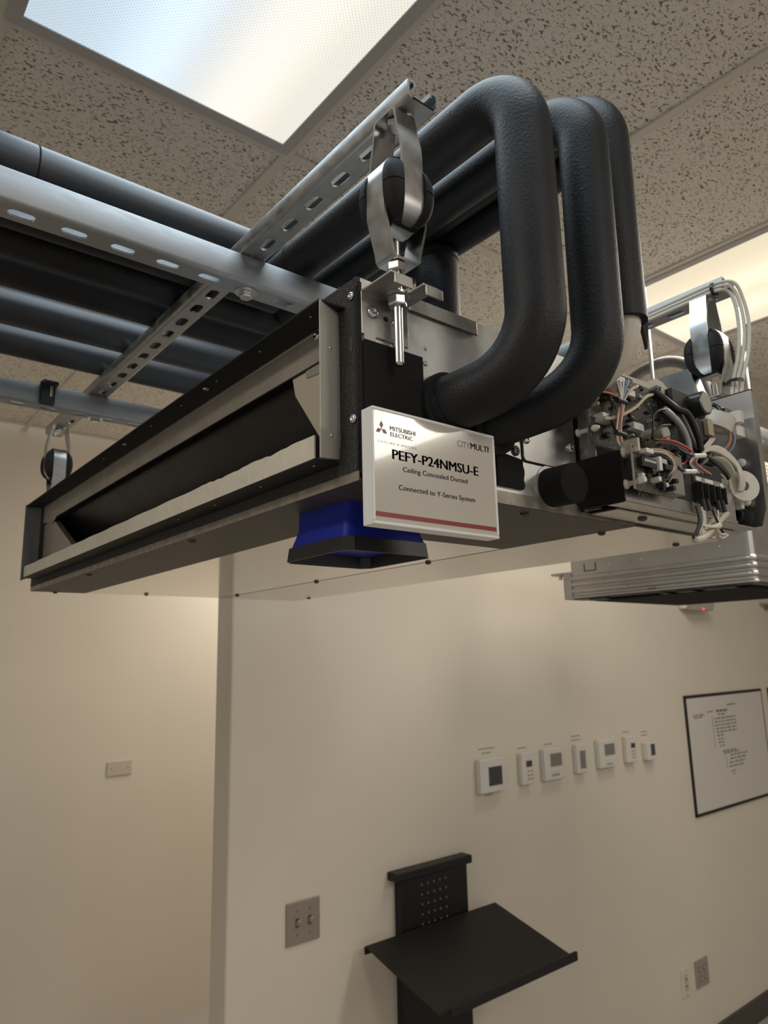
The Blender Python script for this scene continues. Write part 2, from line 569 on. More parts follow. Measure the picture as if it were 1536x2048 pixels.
# ================================================================== strut channels
def strut(name, axis, start, length, h, m, label, first_slot=0.03, pitch=0.0565):
    """slotted channel, web with slots underneath, open on top. axis 'x' or 'y'; start = min corner of the web (bottom)."""
    W, T = 0.041, 0.0026
    loc = Vector(start)
    def P(l, wv, z):
        return (loc.x+l, loc.y+wv, loc.z+z) if axis == 'x' else (loc.x+wv, loc.y+l, loc.z+z)
    t = thing(name, loc, label, 'strut', 'slotted steel struts')
    # web with real slots
    m1 = MB()
    ya, yb = 0.006, W-0.006
    yc = W/2
    sl, sw = 0.0300, 0.0145
    c = first_slot
    last = 0.0
    N = 28
    while c+sl/2+0.006 < length:
        a, b = max(last, c-pitch/2), min(length, c+pitch/2)
        if a > last+1e-6:
            m1.add([P(last, ya, 0), P(a, ya, 0), P(a, yb, 0), P(last, yb, 0)], [(0, 1, 2, 3)])
            m1.add([P(last, ya, T), P(a, ya, T), P(a, yb, T), P(last, yb, T)], [(0, 1, 2, 3)])
        hole, outer = [], []
        corner_done = set()
        for k in range(N):
            an = 2*math.pi*k/N
            dx, dy = math.cos(an), math.sin(an)
            r = sw/2
            hx = r*dx+(sl/2-r)*(1 if dx > 1e-9 else (-1 if dx < -1e-9 else 0))
            hole.append((c+hx, yc+r*dy))
            ex = (b-c) if dx > 0 else (c-a)
            k1 = ex/abs(dx) if abs(dx) > 1e-9 else 1e9
            k2 = (yb-yc)/abs(dy) if abs(dy) > 1e-9 else 1e9
            q = min(k1, k2)
            outer.append([c+dx*q, yc+dy*q])
        for sx, sy in ((1, 1), (-1, 1), (-1, -1), (1, -1)):   # snap nearest outer point to the cell corner
            tx, ty = (b if sx > 0 else a), (yb if sy > 0 else ya)
            k = min(range(N), key=lambda q: (outer[q][0]-tx)**2+(outer[q][1]-ty)**2)
            outer[k] = [tx, ty]
        vs, fs = [], []
        for z in (0, T):
            vs += [P(o[0], o[1], z) for o in outer]+[P(p[0], p[1], z) for p in hole]
        for k in range(N):
            k2 = (k+1) % N
            fs += [(k, k2, N+k2, N+k), (2*N+k, 2*N+k2, 3*N+k2, 3*N+k), (N+k, N+k2, 3*N+k2, 3*N+k)]
        m1.add(vs, fs)
        last = b
        c += pitch
    if last < length-1e-6:
        m1.add([P(last, ya, 0), P(length, ya, 0), P(length, yb, 0), P(last, yb, 0)], [(0, 1, 2, 3)])
        m1.add([P(last, ya, T), P(length, ya, T), P(length, yb, T), P(last, yb, T)], [(0, 1, 2, 3)])
    m1.build('slotted_web', m, t)
    for side in (0, 1):
        prof = [(0.006, 0), (0.0035, 0.0006), (0.0012, 0.0022), (0, 0.005), (0, h-0.002), (0.0008, h-0.0006), (0.002, h), (0.0095, h), (0.0105, h-0.001), (0.0105, h-0.007),
                (0.0082, h-0.007), (0.0082, h-T), (0.0026, h-T), (0.0026, 0.0055), (0.0036, 0.0036), (0.006, T)]
        n = len(prof)
        pr = [((W-a) if side else a, z) for a, z in prof]
        vs = [P(0, a, z) for a, z in pr]+[P(length, a, z) for a, z in pr]
        fs = [(i, (i+1) % n, n+(i+1) % n, n+i) for i in range(n)]
        # end caps as quads pairing outer and inner line of the profile
        for o in (0, n):
            fs += [(o+0, o+1, o+14, o+15), (o+1, o+2, o+14), (o+2, o+3, o+13, o+14), (o+3, o+4, o+12, o+13), (o+4, o+5, o+12), (o+5, o+6, o+11, o+12), (o+6, o+7, o+8, o+11), (o+8, o+9, o+10, o+11)]
        MB().add(vs, fs).build('flange', m, t, smooth=True)
    return t
ZS = 2.295
strut('strut_channel', 'x', (-0.55, 0.80, 2.2535), 1.98, 0.041, STRUT, 'deep zinc strut running left to right just below the near pipes', first_slot=0.697-0.0575*11+0.0005, pitch=0.0575)
strut('strut_channel', 'x', (-0.55, 1.45, 2.2535), 1.98, 0.041, STRUT, 'zinc strut with a black clip, near the far wall', first_slot=0.03, pitch=0.0575)
strut('strut_channel', 'y', (0.4125, 0.452, ZS), 1.335, 0.0215, STRUT2, 'shallow slotted strut laid across, with the front hangers under its ends', first_slot=0.033, pitch=0.0555)
strut('strut_channel', 'y', (1.051, 0.449, ZS), 1.335, 0.0215, STRUT, 'shallow strut with white cables along it, by the warm light', first_slot=0.033, pitch=0.0555)

def hex_nut(mb, c, r, h, axis=(0, 0, 1), rot=0.3):
    c = Vector(c)
    ax = Vector(axis).normalized()
    a = Vector((0, 0, 1)) if abs(ax.z) < 0.9 else Vector((1, 0, 0))
    u = ax.cross(a).normalized()
    v = ax.cross(u)
    def ring(d, rr):
        return [c+ax*d+(u*math.cos(rot+math.pi*k/3)+v*math.sin(rot+math.pi*k/3))*rr for k in range(6)]
    mb.rings([ring(0, r*0.9), ring(h*0.14, r), ring(h*0.86, r), ring(h, r*0.9)])
    return mb
for bx, by, lb in ((0.4335, 0.8225, 'hex bolt under the deep near strut'), (0.4335, 1.4725, 'hex bolt under the far strut')):
    t = thing('strut_bolt', (bx, by, 2.2535), lb, 'bolt', 'strut bolts')
    MB().cyl((bx, by, 2.2535), (bx, by, 2.2515), 0.0155, 24).build('washer', ZINC, t, smooth=True)
    hex_nut(MB(), (bx, by, 2.2515), 0.0095, -0.008).build('bolt_head', ZINC, t)

# ================================================================== rubber hangers
def vib_hanger(name, x, y, label, with_rod_bottom=2.021, turned=False):
    t = thing(name, (x, y, 2.13), label, 'hanger', 'rubber pipe hangers')
    zt, zb = 2.295, 2.1275
    wd, th = 0.027, 0.0026
    xc, yc = x+0.006, y+0.004
    # upper stirrup passes below the rubber, lower stirrup over it, at right angles
    up = [(0.012, zt-0.0014), (0.0155, zt-0.004), (0.0185, zt-0.022), (0.0235, zt-0.045), (0.0245, zt-0.054), (0.0245, 2.192), (0.0225, 2.180), (0.016, 2.170), (0.008, 2.1655)]
    lw = [(0.0135, zb+0.0013), (0.0165, zb+0.004), (0.0172, zb+0.010), (0.0250, zb+0.040), (0.0265, zb+0.046), (0.0265, 2.212), (0.0245, 2.224), (0.018, 2.233), (0.009, 2.2365)]
    def loop(side, zmid, along_y, zend):
        f_ = (lambda d, z: (xc, yc+d, z)) if along_y else (lambda d, z: (xc+d, yc, z))
        pts = [f_(0, zend)]+[f_(-d, z) for d, z in side]+[f_(0, zmid)]+[f_(d, z) for d, z in reversed(side)]+[f_(0, zend)]
        return MB().strap(pts, (1, 0, 0) if along_y else (0, 1, 0), wd, th)
    loop(up, 2.1645, not turned, zt-0.0014).build('upper_strap', STRAP, t, smooth=True)
    loop(lw, 2.2370, turned, zb+0.0013).build('lower_strap', STRAP, t, smooth=True)
    # rubber block: rounded square, grooved where the straps sit, with a parting line
    rings = []
    zm, hh = 2.2007, 0.0362
    for k0 in (-1.0, -0.97, -0.93, -0.86, -0.76, -0.62, -0.42, -0.20, -0.022, -0.02, 0.02, 0.022, 0.20, 0.42, 0.62, 0.76, 0.86, 0.93, 0.97, 1.0):
        d = zm+hh*k0*0.995
        sc = max(0.22, (1-min(1.0, abs(k0))**2.5))**(1/2.5) if abs(k0) < 0.999 else 0.40
        if abs(k0) <= 0.0201:
            sc = 0.975
        ring = []
        hw, cr_, n_ = 0.0300, 0.0115, 10
        gu, gl = 0.0230, 0.0250          # groove depth for upper and lower strap
        per = []
        for qx, qy, a0 in ((1, 1, 0), (-1, 1, 90), (-1, -1, 180), (1, -1, 270)):
            for k in range(n_+1):
                an = math.radians(a0+90*k/n_)
                per.append((qx*(hw-cr_)+cr_*math.cos(an), qy*(hw-cr_)+cr_*math.sin(an)))
        out = []
        for a, b in zip(per, per[1:]+per[:1]):
            out.append(a)
            L = math.hypot(b[0]-a[0], b[1]-a[1])
            if L > 0.01:                 # flat side: add the groove
                g = 0.0145
                gd = (gu if (abs(a[1]-b[1]) < 1e-9) != turned else gl)
                if abs(a[1]-b[1]) < 1e-9:
                    sg = 1 if b[0] > a[0] else -1
                    sy = 1 if a[1] > 0 else -1
                    out += [(-sg*g, a[1]), (-sg*g*0.95, sy*gd), (sg*g*0.95, sy*gd), (sg*g, a[1])]
                else:
                    sg = 1 if b[1] > a[1] else -1
                    sx = 1 if a[0] > 0 else -1
                    out += [(a[0], -sg*g), (sx*gd, -sg*g*0.95), (sx*gd, sg*g*0.95), (a[0], sg*g)]
        rings.append([(xc+px*sc, yc+py*sc, d) for px, py in out])
    MB().rings(rings).build('rubber_block', RUBBER, t, smooth=True)
    # threaded rod
    prof = []
    z = 2.150
    rb = with_rod_bottom
    prof.append((0, 0.0042))
    k = 0
    while z > rb+0.002:
        prof += [(2.150-z+0.0004, 0.0049), (2.150-z+0.0011, 0.0043)]
        z -= 0.0015
    prof.append((2.150-rb, 0.0040))
    MB().lathe((x, y, 2.150), (0, 0, -1), prof, 16).build('threaded_rod', ZINC, t, smooth='all')
    m = MB()
    hex_nut(m, (x, y, 2.0915), 0.0098, -0.0105, rot=0.15)
    m.build('nut', ZINC, t, bevel=0.0006)
    MB().cyl((x, y, 2.0935), (x, y, 2.0915), 0.0125, 24).build('washer', ZINC, t, smooth=True)
    hex_nut(MB(), (x, y, 2.1265), 0.0098, -0.009, rot=0.5).build('nut', ZINC, t)
    hex_nut(MB(), (xc, yc, zt-0.0035), 0.0085, -0.007, rot=0.5).build('bolt_head', ZINC, t)
    return t
vib_hanger('rubber_hanger', 0.416, 0.481, 'steel strap hanger with black rubber, threaded rod in front of the unit corner')
vib_hanger('rubber_hanger', 1.052, 0.481, 'strap hanger with black rubber above the circuit boards', 2.05, True)
vib_hanger('rubber_hanger', 0.416, 1.697, 'strap hanger with black rubber at the far end of the unit', 2.03, True)
vib_hanger('rubber_hanger', 1.052, 1.697, 'strap hanger at the hidden rear end of the unit', 2.03)

# ================================================================== insulated pipes
def pipe(name, path, r, m, label, group, seams=(), n=28):
    base = path[-1]
    t = thing(name, base, label, 'pipe', group)
    MB().tube(path, r, n).build('insulation', m, t, smooth=True)
    for p, d in seams:
        p, d = Vector(p), Vector(d).normalized()
        MB().lathe(p-d*0.0012, d, [(0, r), (0.0004, r+0.0009), (0.0020, r+0.0009), (0.0024, r)], n, cap=False).build('seam', BLACKFOAM, t, smooth='all')
    return t
def dense(path, step=0.02):
    out = [Vector(path[0])]
    for a, b in zip(path[:-1], path[1:]):
        a, b = Vector(a), Vector(b)
        k = max(1, int((b-a).length/step))
        out += [a+(b-a)*i/k for i in range(1, k+1)]
    return out
G1 = 'insulated pipes looping down beside the unit'
# front loop
pp = fillet([(0.525, 0.920, 2.335), (0.525, 0.402, 2.335), (0.512, 0.392, 2.014), (0.488, 0.4975, 1.999)], [0.062, 0.070], 18)
pipe('insulated_pipe', pp, 0.0292, PIPEFOAM, 'thickest black insulated pipe loop, nearest the hanger rod', G1, [((0.525, 0.83, 2.335), (0, 1, 0)), ((0.4905, 0.486, 2.0006), (-0.22, 1, -0.15))])
pp = fillet([(0.612, 1.000, 2.348), (0.612, 0.388, 2.348), (0.605, 0.388, 2.016), (0.556, 0.4975, 1.992)], [0.056, 0.076], 18)
pipe('insulated_pipe', pp, 0.0264, PIPEFOAM, 'middle black insulated pipe loop, its lower end behind the sign', G1)
pp = fillet([(0.668, 0.92, 2.386), (0.668, 0.395, 2.386), (0.671, 0.397, 2.106)], [0.056], 18)
pipe('insulated_pipe', pp, 0.0262, PIPEFOAM, 'rear black insulated pipe loop cut open above the circuit board', G1)
# bare wrapped line and loose tape below the cut end
t = thing('wrapped_line', (0.671, 0.397, 2.106), 'white wrapped line showing below the cut insulation', 'pipe')
MB().tube(smooth_path([(0.671, 0.397, 2.107), (0.670, 0.398, 2.096), (0.667, 0.404, 2.076), (0.662, 0.420, 2.058), (0.660, 0.448, 2.048), (0.660, 0.4965, 2.044)]), 0.0190, 16).build('wrap', WRAP, t, smooth=True)
MB().prism([(0.698, 0.395, 2.134), (0.707, 0.387, 2.116), (0.702, 0.387, 2.096), (0.692, 0.383, 2.076), (0.693, 0.387, 2.104)], (0.001, 0.004, 0)).build('loose_tape', BLACKPL, t)
pipe('insulated_pipe', [(0.72, 1.05, 2.378), (0.72, 0.80, 2.378), (0.72, 0.60, 2.378), (0.72, 0.47, 2.378)], 0.0250, PIPEFOAM, 'insulated pipe above the short upright one, seen through the loops', G1)
pipe('insulated_pipe', [(0.700, 0.715, 2.352), (0.700, 0.715, 2.25), (0.700, 0.715, 2.1095)], 0.0330, PIPEFOAM, 'short upright insulated pipe standing on the unit behind the hanger', G1, [((0.700, 0.715, 2.340), (0, 0, 1))])
G2 = 'insulated pipes laid along the struts'
for y, z, r, x1, m, lb in (
        (0.960, 2.411, 0.0340, 0.62, SLATEFOAM, 'grey insulated pipe highest on the rack, with a joint at its left'),
        (0.955, 2.346, 0.0300, 0.56, PIPEFOAM, 'black insulated pipe directly under the highest one'),
        (1.035, 2.346, 0.0295, 0.63, PIPEFOAM, 'second black pipe on the rack behind the near strut'),
        (1.120, 2.346, 0.0300, 0.70, PIPEFOAM, 'middle insulated pipe on the rack above the unit'),
        (1.255, 2.346, 0.0305, 0.85, SLATEFOAM, 'insulated pipe second from the far side of the rack'),
        (1.387, 2.346, 0.0305, 0.85, SLATEFOAM, 'insulated pipe at the far side of the rack, above the beige ceiling')):
    seams = [((0.183, y, z), (1, 0, 0))] if z > 2.4 else []
    pipe('insulated_pipe', [(-0.9, y, z), (-0.3, y, z), (0.1, y, z), (0.4, y, z), (x1, y, z)], r, m, lb, G2, seams)
# ceiling-hung rod and grey bent pipe of the cassette in the background
t = thing('ceiling_rod', (2.0, 1.10, 2.15), 'thin steel rod hanging from the ceiling behind the cut pipe', 'rod')
MB().cyl((2.0, 1.10, ZC), (2.0, 1.10, 2.15), 0.0060, 10).build('rod', ZINC, t, smooth=True)
hex_nut(MB(), (2.0, 1.10, 2.158), 0.013, 0.01).build('nut', ZINC, t)
pth = smooth_path([(2.05, 1.30, 2.16), (2.05, 1.285, 2.45), (2.05, 1.26, 2.56), (2.05, 1.205, 2.628), (2.05, 1.13, 2.652), (2.05, 1.06, 2.645), (2.05, 1.00, 2.605), (2.05, 0.965, 2.54), (2.05, 0.95, 2.40), (2.05, 0.95, 2.16)])
t = thing('insulated_pipe', (2.05, 0.95, 2.16), 'grey insulated pipe arching behind the circuit board', 'pipe')
MB().tube(pth, 0.0175, 16).build('insulation', mat('pale_pipe_insulation', (0.09, 0.09, 0.09), 0.5), t, smooth=True)

# ================================================================== the ducted unit
UX0, UX1, UY0, UY1, UZ0, UZ1 = 0.38, 1.045, 0.498, 1.675, 1.909, 2.109
U = thing('ducted_unit', ((UX0+UX1)/2, (UY0+UY1)/2, UZ0), 'long low galvanised ducted air unit hanging from struts, outlet facing left', 'air unit')
# casing
MB().box(UX0+0.004, 0.709, UY0, UY0+0.0025, UZ0+0.004, UZ1).build('end_plate', GALV, U)
MB().box(0.709, UX1, UY0+0.004, UY0+0.0065, UZ0+0.004, UZ1).build('end_plate', GALV, U)
MB().box(UX0+0.004, UX1, UY1-0.0025, UY1, UZ0+0.004, UZ1).build('end_plate', GALV, U)
MB().box(UX0+0.002, UX1, UY0+0.0065, UY1-0.0025, UZ1-0.0025, UZ1-0.0005).build('top_panel', GALV, U)
MB().box(UX1-0.002, UX1, UY0+0.0065, UY1-0.0025, UZ0+0.004, UZ1-0.0025).build('rear_panel', GALV, U)
b = MB().box(0.482, 0.8215, 0.70, UY1-0.002, UZ0, UZ0+0.002).build('bottom_panel', POLISH, U)
b['label'] = 'mirror-bright steel bottom panel'
d = MB().prism([(UX0+0.0015, UY0+0.001, UZ0), (0.8215, UY0+0.001, UZ0), (0.8215, 0.722, UZ0), (0.4935, 0.722, UZ0), (0.4935, UY1-0.002, UZ0), (UX0+0.0015, UY1-0.002, UZ0)], (0, 0, 0.0022))
for v in d.v:
    v.z -= 0.0006
d = d.build('edge_sheet', DARKSHEET, U)
d['label'] = 'dark brushed sheet around the front and near edge of the bottom'
r = MB().box(0.8235, UX1, UY0+0.001, UY1-0.002, UZ0-0.0006, UZ0+0.002).build('filter_panel', POLISH2, U)
r['label'] = 'plain steel filter panel along the rear of the bottom'
MB().box(UX0+0.0002, UX0+0.0014, UY0+0.002, UY1-0.002, UZ0-0.0004, UZ0+0.0085).build('bottom_lip', LIPSTEEL, U)
MB().box(0.386, 0.82, UY0-0.0010, UY0-0.0001, UZ0-0.0004, UZ0+0.0135).build('bottom_lip', LIPSTEEL, U)
# front frame faced with black foam
MB().box(UX0+0.0005, 0.394, UY0+0.0005, UY1-0.0005, 2.0865, UZ1+0.001).build('front_frame', SPECKFOAM, U)
MB().box(UX0, 0.394, UY0+0.0005, UY1-0.0005, UZ0+0.0087, 1.9445).build('front_frame', SPECKFOAM, U)
MB().box(UX0+0.0002, 0.394, UY0+0.0004, 0.5285, 1.9445, 2.0865).build('front_frame', SPECKFOAM, U)
MB().box(UX0+0.0002, 0.394, 1.631, UY1-0.0005, 1.9445, 2.0865).build('front_frame', SPECKFOAM, U)
# corner fold and oval hole of the near frame leg
MB().box(UX0-0.0006, UX0+0.0002, UY0+0.0004, UY0+0.0040, UZ0+0.009, 2.100).build('corner_fold', DARKFLANGE, U)
m = MB()
m.prism([(UX0-0.0004, 0.5085+0.0028*math.cos(a*math.pi/8), 2.0435+0.0085*math.sin(a*math.pi/8)) for a in range(16)], (0.0006, 0, 0))
m.build('oval_slot', mat('slot_shadow', (0.05, 0.045, 0.04), 0.7), U)
# fuzz along the cut foam edge on top
m = MB()
for k in range(420):
    y = UY0+0.002+k*(1.15/420)
    hgt = 0.0006+0.0020*random.random()
    x = UX0+0.0008+0.002*random.random()
    m.add([(x, y, UZ1+0.0008), (x, y+0.0028, UZ1+0.0008), (x+0.0005, y+0.0014, UZ1+0.0010+hgt), (x+0.002, y+0.0014, UZ1+0.0008)], [(0, 1, 2), (1, 3, 2), (3, 0, 2), (0, 3, 1)])
fz = m.build('foam_fuzz', mat('foam_fuzz', (0.14, 0.135, 0.13), 0.9), U)
fz['kind'] = 'stuff'
# outlet flanges
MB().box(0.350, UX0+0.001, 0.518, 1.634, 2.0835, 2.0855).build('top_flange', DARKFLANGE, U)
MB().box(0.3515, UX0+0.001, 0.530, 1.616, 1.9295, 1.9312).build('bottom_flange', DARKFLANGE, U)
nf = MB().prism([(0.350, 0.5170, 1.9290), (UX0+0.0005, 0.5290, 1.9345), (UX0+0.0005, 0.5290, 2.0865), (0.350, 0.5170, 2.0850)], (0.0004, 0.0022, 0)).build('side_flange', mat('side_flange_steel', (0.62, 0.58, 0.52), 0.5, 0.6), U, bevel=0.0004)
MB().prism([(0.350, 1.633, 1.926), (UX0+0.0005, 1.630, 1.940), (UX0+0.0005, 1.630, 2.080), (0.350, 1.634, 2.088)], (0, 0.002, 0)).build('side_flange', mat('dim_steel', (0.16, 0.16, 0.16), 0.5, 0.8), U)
# light strip turned up from the bottom flange, torn along its top
m = MB()
n = 110
ys = [0.5305+(1.6155-0.5305)*k/n for k in range(n+1)]
up = []
for y in ys:
    z = 1.9535+0.0004*math.sin(y*60)
    if 0.55 < y < 0.80:
        z += random.choice((0, 0, 0.0005, -0.0009, 0.0006))
    up.append((0.3520, y, z))
m.prism([(0.3520, ys[0], 1.9305), *up, (0.3520, ys[-1], 1.9305)], (0.0016, 0, 0))
m.build('foam_strip', CREAM, U)
# inside of the outlet
MB().box(0.3860, 0.3875, 0.5290, 1.6305, 2.0500, 2.0860).build('inner_guide', BEIGESTEEL, U)
MB().box(0.3862, 0.3980, 0.5300, 1.6300, 2.0485, 2.0500).build('inner_guide', DARKFLANGE, U)
MB().prism([(0.3885, 0.529, 2.0500), (0.3885, 0.628, 2.0500), (0.3885, 0.622, 2.0275), (0.3885, 0.572, 1.9650), (0.3885, 0.529, 1.9450)], (0.012, 0.0, 0)).build('end_guide', mat('tan_guide', (0.40, 0.355, 0.285), 0.7), U, bevel=0.001)
MB().prism([(0.3872, 0.529, 2.0865), (0.3872, 0.560, 2.0865), (0.3872, 0.598, 2.052), (0.3872, 0.598, 2.040), (0.3872, 0.529, 2.034)], (0.0015, 0, 0)).build('end_guide', BEIGESTEEL, U)
MB().prism([(0.3885, 1.630, 2.0480), (0.3885, 1.560, 2.0480), (0.3885, 1.395, 1.9640), (0.3885, 1.630, 1.9450)], (0.012, 0, 0)).build('end_guide', BEIGESTEEL, U, bevel=0.001)
MB().prism([(0.3855, 1.630, 2.0865), (0.3855, 1.500, 2.0865), (0.3855, 1.535, 2.046), (0.3855, 1.560, 2.040), (0.3855, 1.630, 2.052)], (0.0012, 0, 0)).build('end_guide', BEIGESTEEL, U)
# black inner housing: hollow behind the opening, slanting scroll plate
m = MB()
m.prism([(0.405, 0.5300, 2.0640), (0.409, 0.5300, 2.0640), (0.478, 0.5300, 1.9480), (0.474, 0.5300, 1.9480)], (0, 1.10, 0))
m.build('fan_housing', FANBLACK, U)
m = MB()
m.box(0.396, 0.480, 0.5292, 1.6305, 2.0650, 2.0670).box(0.396, 0.480, 0.5292, 1.6305, 1.9445, 1.9465)
m.box(0.396, 0.480, 0.5285, 0.5292, 1.9465, 2.0650).box(0.396, 0.480, 1.6302, 1.6310, 1.9465, 2.0650)
m.build('outlet_throat', FANBLACK, U)
# pale scuffs on the scroll plate
m = MB()
for k in range(26):
    y = random.choice((0.64, 0.66, 0.80, 0.83, 0.845, 1.05))+random.uniform(-0.03, 0.03)
    q = random.uniform(0.02, 0.30)
    L = random.uniform(0.03, 0.10)
    for_x = lambda s: 0.405+(0.474-0.405)*s
    for_z = lambda s: 2.0640+(1.9480-2.0640)*s
    m.add([(for_x(q)-0.0004, y, for_z(q)-0.0002), (for_x(q)-0.0004, y+0.0008, for_z(q)-0.0002), (for_x(q+L)-0.0004, y+0.004, for_z(q+L)-0.0002), (for_x(q+L)-0.0004, y+0.0035, for_z(q+L)-0.0002)], [(0, 1, 2, 3)])
m.build('scuff_marks', mat('scuff', (0.13, 0.12, 0.105), 0.6), U)
# small screws
def pan_screw(parent, p, axis, r, m=ZINC, name='screw'):
    ax = Vector(axis)
    mb = MB()
    mb.lathe(p, ax, [(0, r), (r*0.22, r), (r*0.48, r*0.80), (r*0.60, r*0.48), (r*0.50, r*0.36), (r*0.36, r*0.14)], 16)
    return mb.build(name, m, parent, smooth='all')
dark_screw = mat('dark_screw', (0.09, 0.085, 0.08), 0.4, 0.8)
for x, y in ((0.429, 1.668), (0.622, 1.643), (0.825, 1.584), (0.826, 1.238), (0.393, 1.316), (0.394, 0.886), (1.027, 1.576), (0.826, 0.895), (0.633, 0.521), (0.829, 0.552), (1.02, 0.552)):
    pan_screw(U, (x, y, UZ0-0.0006), (0, 0, -1), 0.0052, dark_screw)
rv = None
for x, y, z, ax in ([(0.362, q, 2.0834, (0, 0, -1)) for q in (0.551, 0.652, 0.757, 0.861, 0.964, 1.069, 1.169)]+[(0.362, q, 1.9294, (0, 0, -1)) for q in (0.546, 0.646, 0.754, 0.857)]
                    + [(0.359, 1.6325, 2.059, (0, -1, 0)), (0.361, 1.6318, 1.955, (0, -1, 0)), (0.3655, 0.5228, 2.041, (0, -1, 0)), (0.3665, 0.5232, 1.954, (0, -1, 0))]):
    MB().lathe((x, y, z), ax, [(0, 0.0014), (0.0005, 0.0014), (0.0008, 0.0009)], 10).build('lit_hole_dot', ZINC, U, smooth='all')  # bright discs standing in for light that shows through holes in the flanges
pan_screw(U, (0.362, 0.787, 2.0834), (0, 0, -1), 0.0040)
pan_screw(U, (0.362, 1.073, 2.0834), (0, 0, -1), 0.0030)
pan_screw(U, (0.3860, 0.575, 2.0790), (-1, 0, 0), 0.0052)
pan_screw(U, (UX0-0.0002, 0.5070, 2.0920), (-1, 0, 0), 0.0042)
pan_screw(U, (UX0-0.0002, 0.5060, 1.9680), (-1, 0, 0), 0.0045)
# near end: suspension bracket with slotted ear
def bracket(x0, x1, yf, sgn, rodx):
    """angle bracket on an end plate; sgn -1: ear points to -Y"""
    mb = MB()
    ya, yb = (yf-0.0022, yf-0.0002) if sgn < 0 else (yf+0.0002, yf+0.0022)
    mb.box(x0, x1, ya, yb, 2.0510, 2.0945)
    b = mb.build('hanger_bracket', GALV2, U, bevel=0.0006)
    e = MB()
    yo = yf+sgn*0.047
    lo, hi = min(yf, yo), max(yf, yo)
    s0, s1 = rodx-0.007, rodx+0.007
    ys0 = yf+sgn*0.008
    la, lb_ = (lo, ys0) if sgn < 0 else (ys0, hi)
    e.box(x0, s0, lo, hi, 2.0938, 2.0958)
    e.box(s1, x1, lo, hi, 2.0938, 2.0958)
    e.box(s0, s1, min(yf, ys0), max(yf, ys0), 2.0938, 2.0958)
    # turned-down lips at the mouth of the slot
    yl0, yl1 = (yo-0.0004, yo+0.0016) if sgn < 0 else (yo-0.0016, yo+0.0004)
    e.box(x0+0.004, s0, yl0, yl1, 2.0845, 2.0950)
    e.box(s1+0.003, x1+0.006, yl0, yl1, 2.0845, 2.0950)
    ear = e.build('slotted_ear', GALV2, U, bevel=0.0005)
    return b
bracket(0.3835, 0.442, UY0, -1, 0.416)
bracket(0.3835, 0.442, UY1, 1, 0.416)
bracket(1.010, 1.075, UY0, -1, 1.052)
bracket(1.010, 1.075, UY1, 1, 1.052)
pan_screw(U, (0.3965, UY0-0.0022, 2.0755), (0, -1, 0), 0.0062)
pan_screw(U, (0.4255, UY0-0.0022, 2.0720), (0, -1, 0), 0.0050)
MB().lathe((0.4130, UY0-0.0023, 2.0735), (0, -1, 0), [(0, 0.0026), (0.0003, 0.0026)], 12).build('screw_hole', DARKFLANGE, U)
MB().box(0.386, 0.400, UY0-0.0024, UY0-0.0004, 2.0450, 2.0515).build('bracket_tab', GALV2, U)
MB().box(0.4225, 0.436, UY0-0.0024, UY0-0.0004, 2.0430, 2.0515).build('bracket_tab', GALV2, U)
MB().box(UX0+0.001, 0.3845, UY0-0.0012, UY0+0.001, 1.915, 2.104).build('corner_edge', DARKFLANGE, U)
MB().box(0.4440, 0.5420, UY0-0.0032, UY0-0.0006, 2.0925, 2.1085).build('top_rail', GALV2, U, bevel=0.0008)
MB().box(0.4440, 0.5420, UY0-0.0034, UY0-0.0030, 2.0918, 2.0926).build('rail_edge', DARKFLANGE, U)
MB().box(0.3845, 0.4590, UY0-0.0045, UY0-0.0006, 1.9290, 2.0455).build('foam_pad', BLACKFOAM, U, bevel=0.0015)
m = MB()
top = [(0.5615, UY0-0.0005, 1.9660)]+[(0.5615+0.006*k, UY0-0.0005, 1.9655-0.0006*k) for k in range(1, 8)]
right = [(0.6045+random.uniform(-0.0015, 0.001), UY0-0.0005, 1.9605-0.0055*k) for k in range(6)]
m.prism(top+right+[(0.603, UY0-0.0005, 1.9275), (0.5615, UY0-0.0005, 1.9275)], (0, -0.0035, 0))
m.build('foam_pad', BLACKFOAM, U)
# dents and marks of the end plate
for x, z, a in ((0.4665, 2.058, 0.0022), (0.4655, 2.0415, 0.0030)):
    MB().lathe((x, UY0-0.0002, z), (0, -1, 0), [(0, a), (0.0005, a*0.6), (0.0006, a*0.2)], 10).build('dent', GALV2, U, smooth='all')
# access plate
m = MB()
pts = []
ax0, ax1, az0, az1, rr = 0.6075, 0.7045, 1.9620, 2.0520, 0.006
for qx, qz, a0 in ((ax1-rr, az1-rr, 0), (ax0+rr, az1-rr, 90), (ax0+rr, az0+rr, 180), (ax1-rr, az0+rr, 270)):
    for k in range(5):
        an = math.radians(a0+22.5*k)
        pts.append((qx+rr*math.cos(an), UY0-0.0003, qz+rr*math.sin(an)))
m.prism(pts, (0, -0.0026, 0))
ap = m.build('access_plate', STEELBOX, U, bevel=0.0005)
MB().prism([(x+(0.0014 if x > 0.65 else -0.0014), UY0-0.0001, z+(0.0014 if z > 2.0 else -0.0014)) for x, _, z in pts], (0, -0.0004, 0)).build('plate_gap', DARKFLANGE, U)
pan_screw(U, (0.6125, UY0-0.0029, 1.9875), (0, -1, 0), 0.0058)
pan_screw(U, (0.6935, UY0-0.0029, 1.9900), (0, -1, 0), 0.0058)
pan_screw(U, (0.5960, UY0-0.0003, 1.9715), (0, -1, 0), 0.0060, mat('black_screw', (0.10, 0.10, 0.10), 0.35, 0.9))
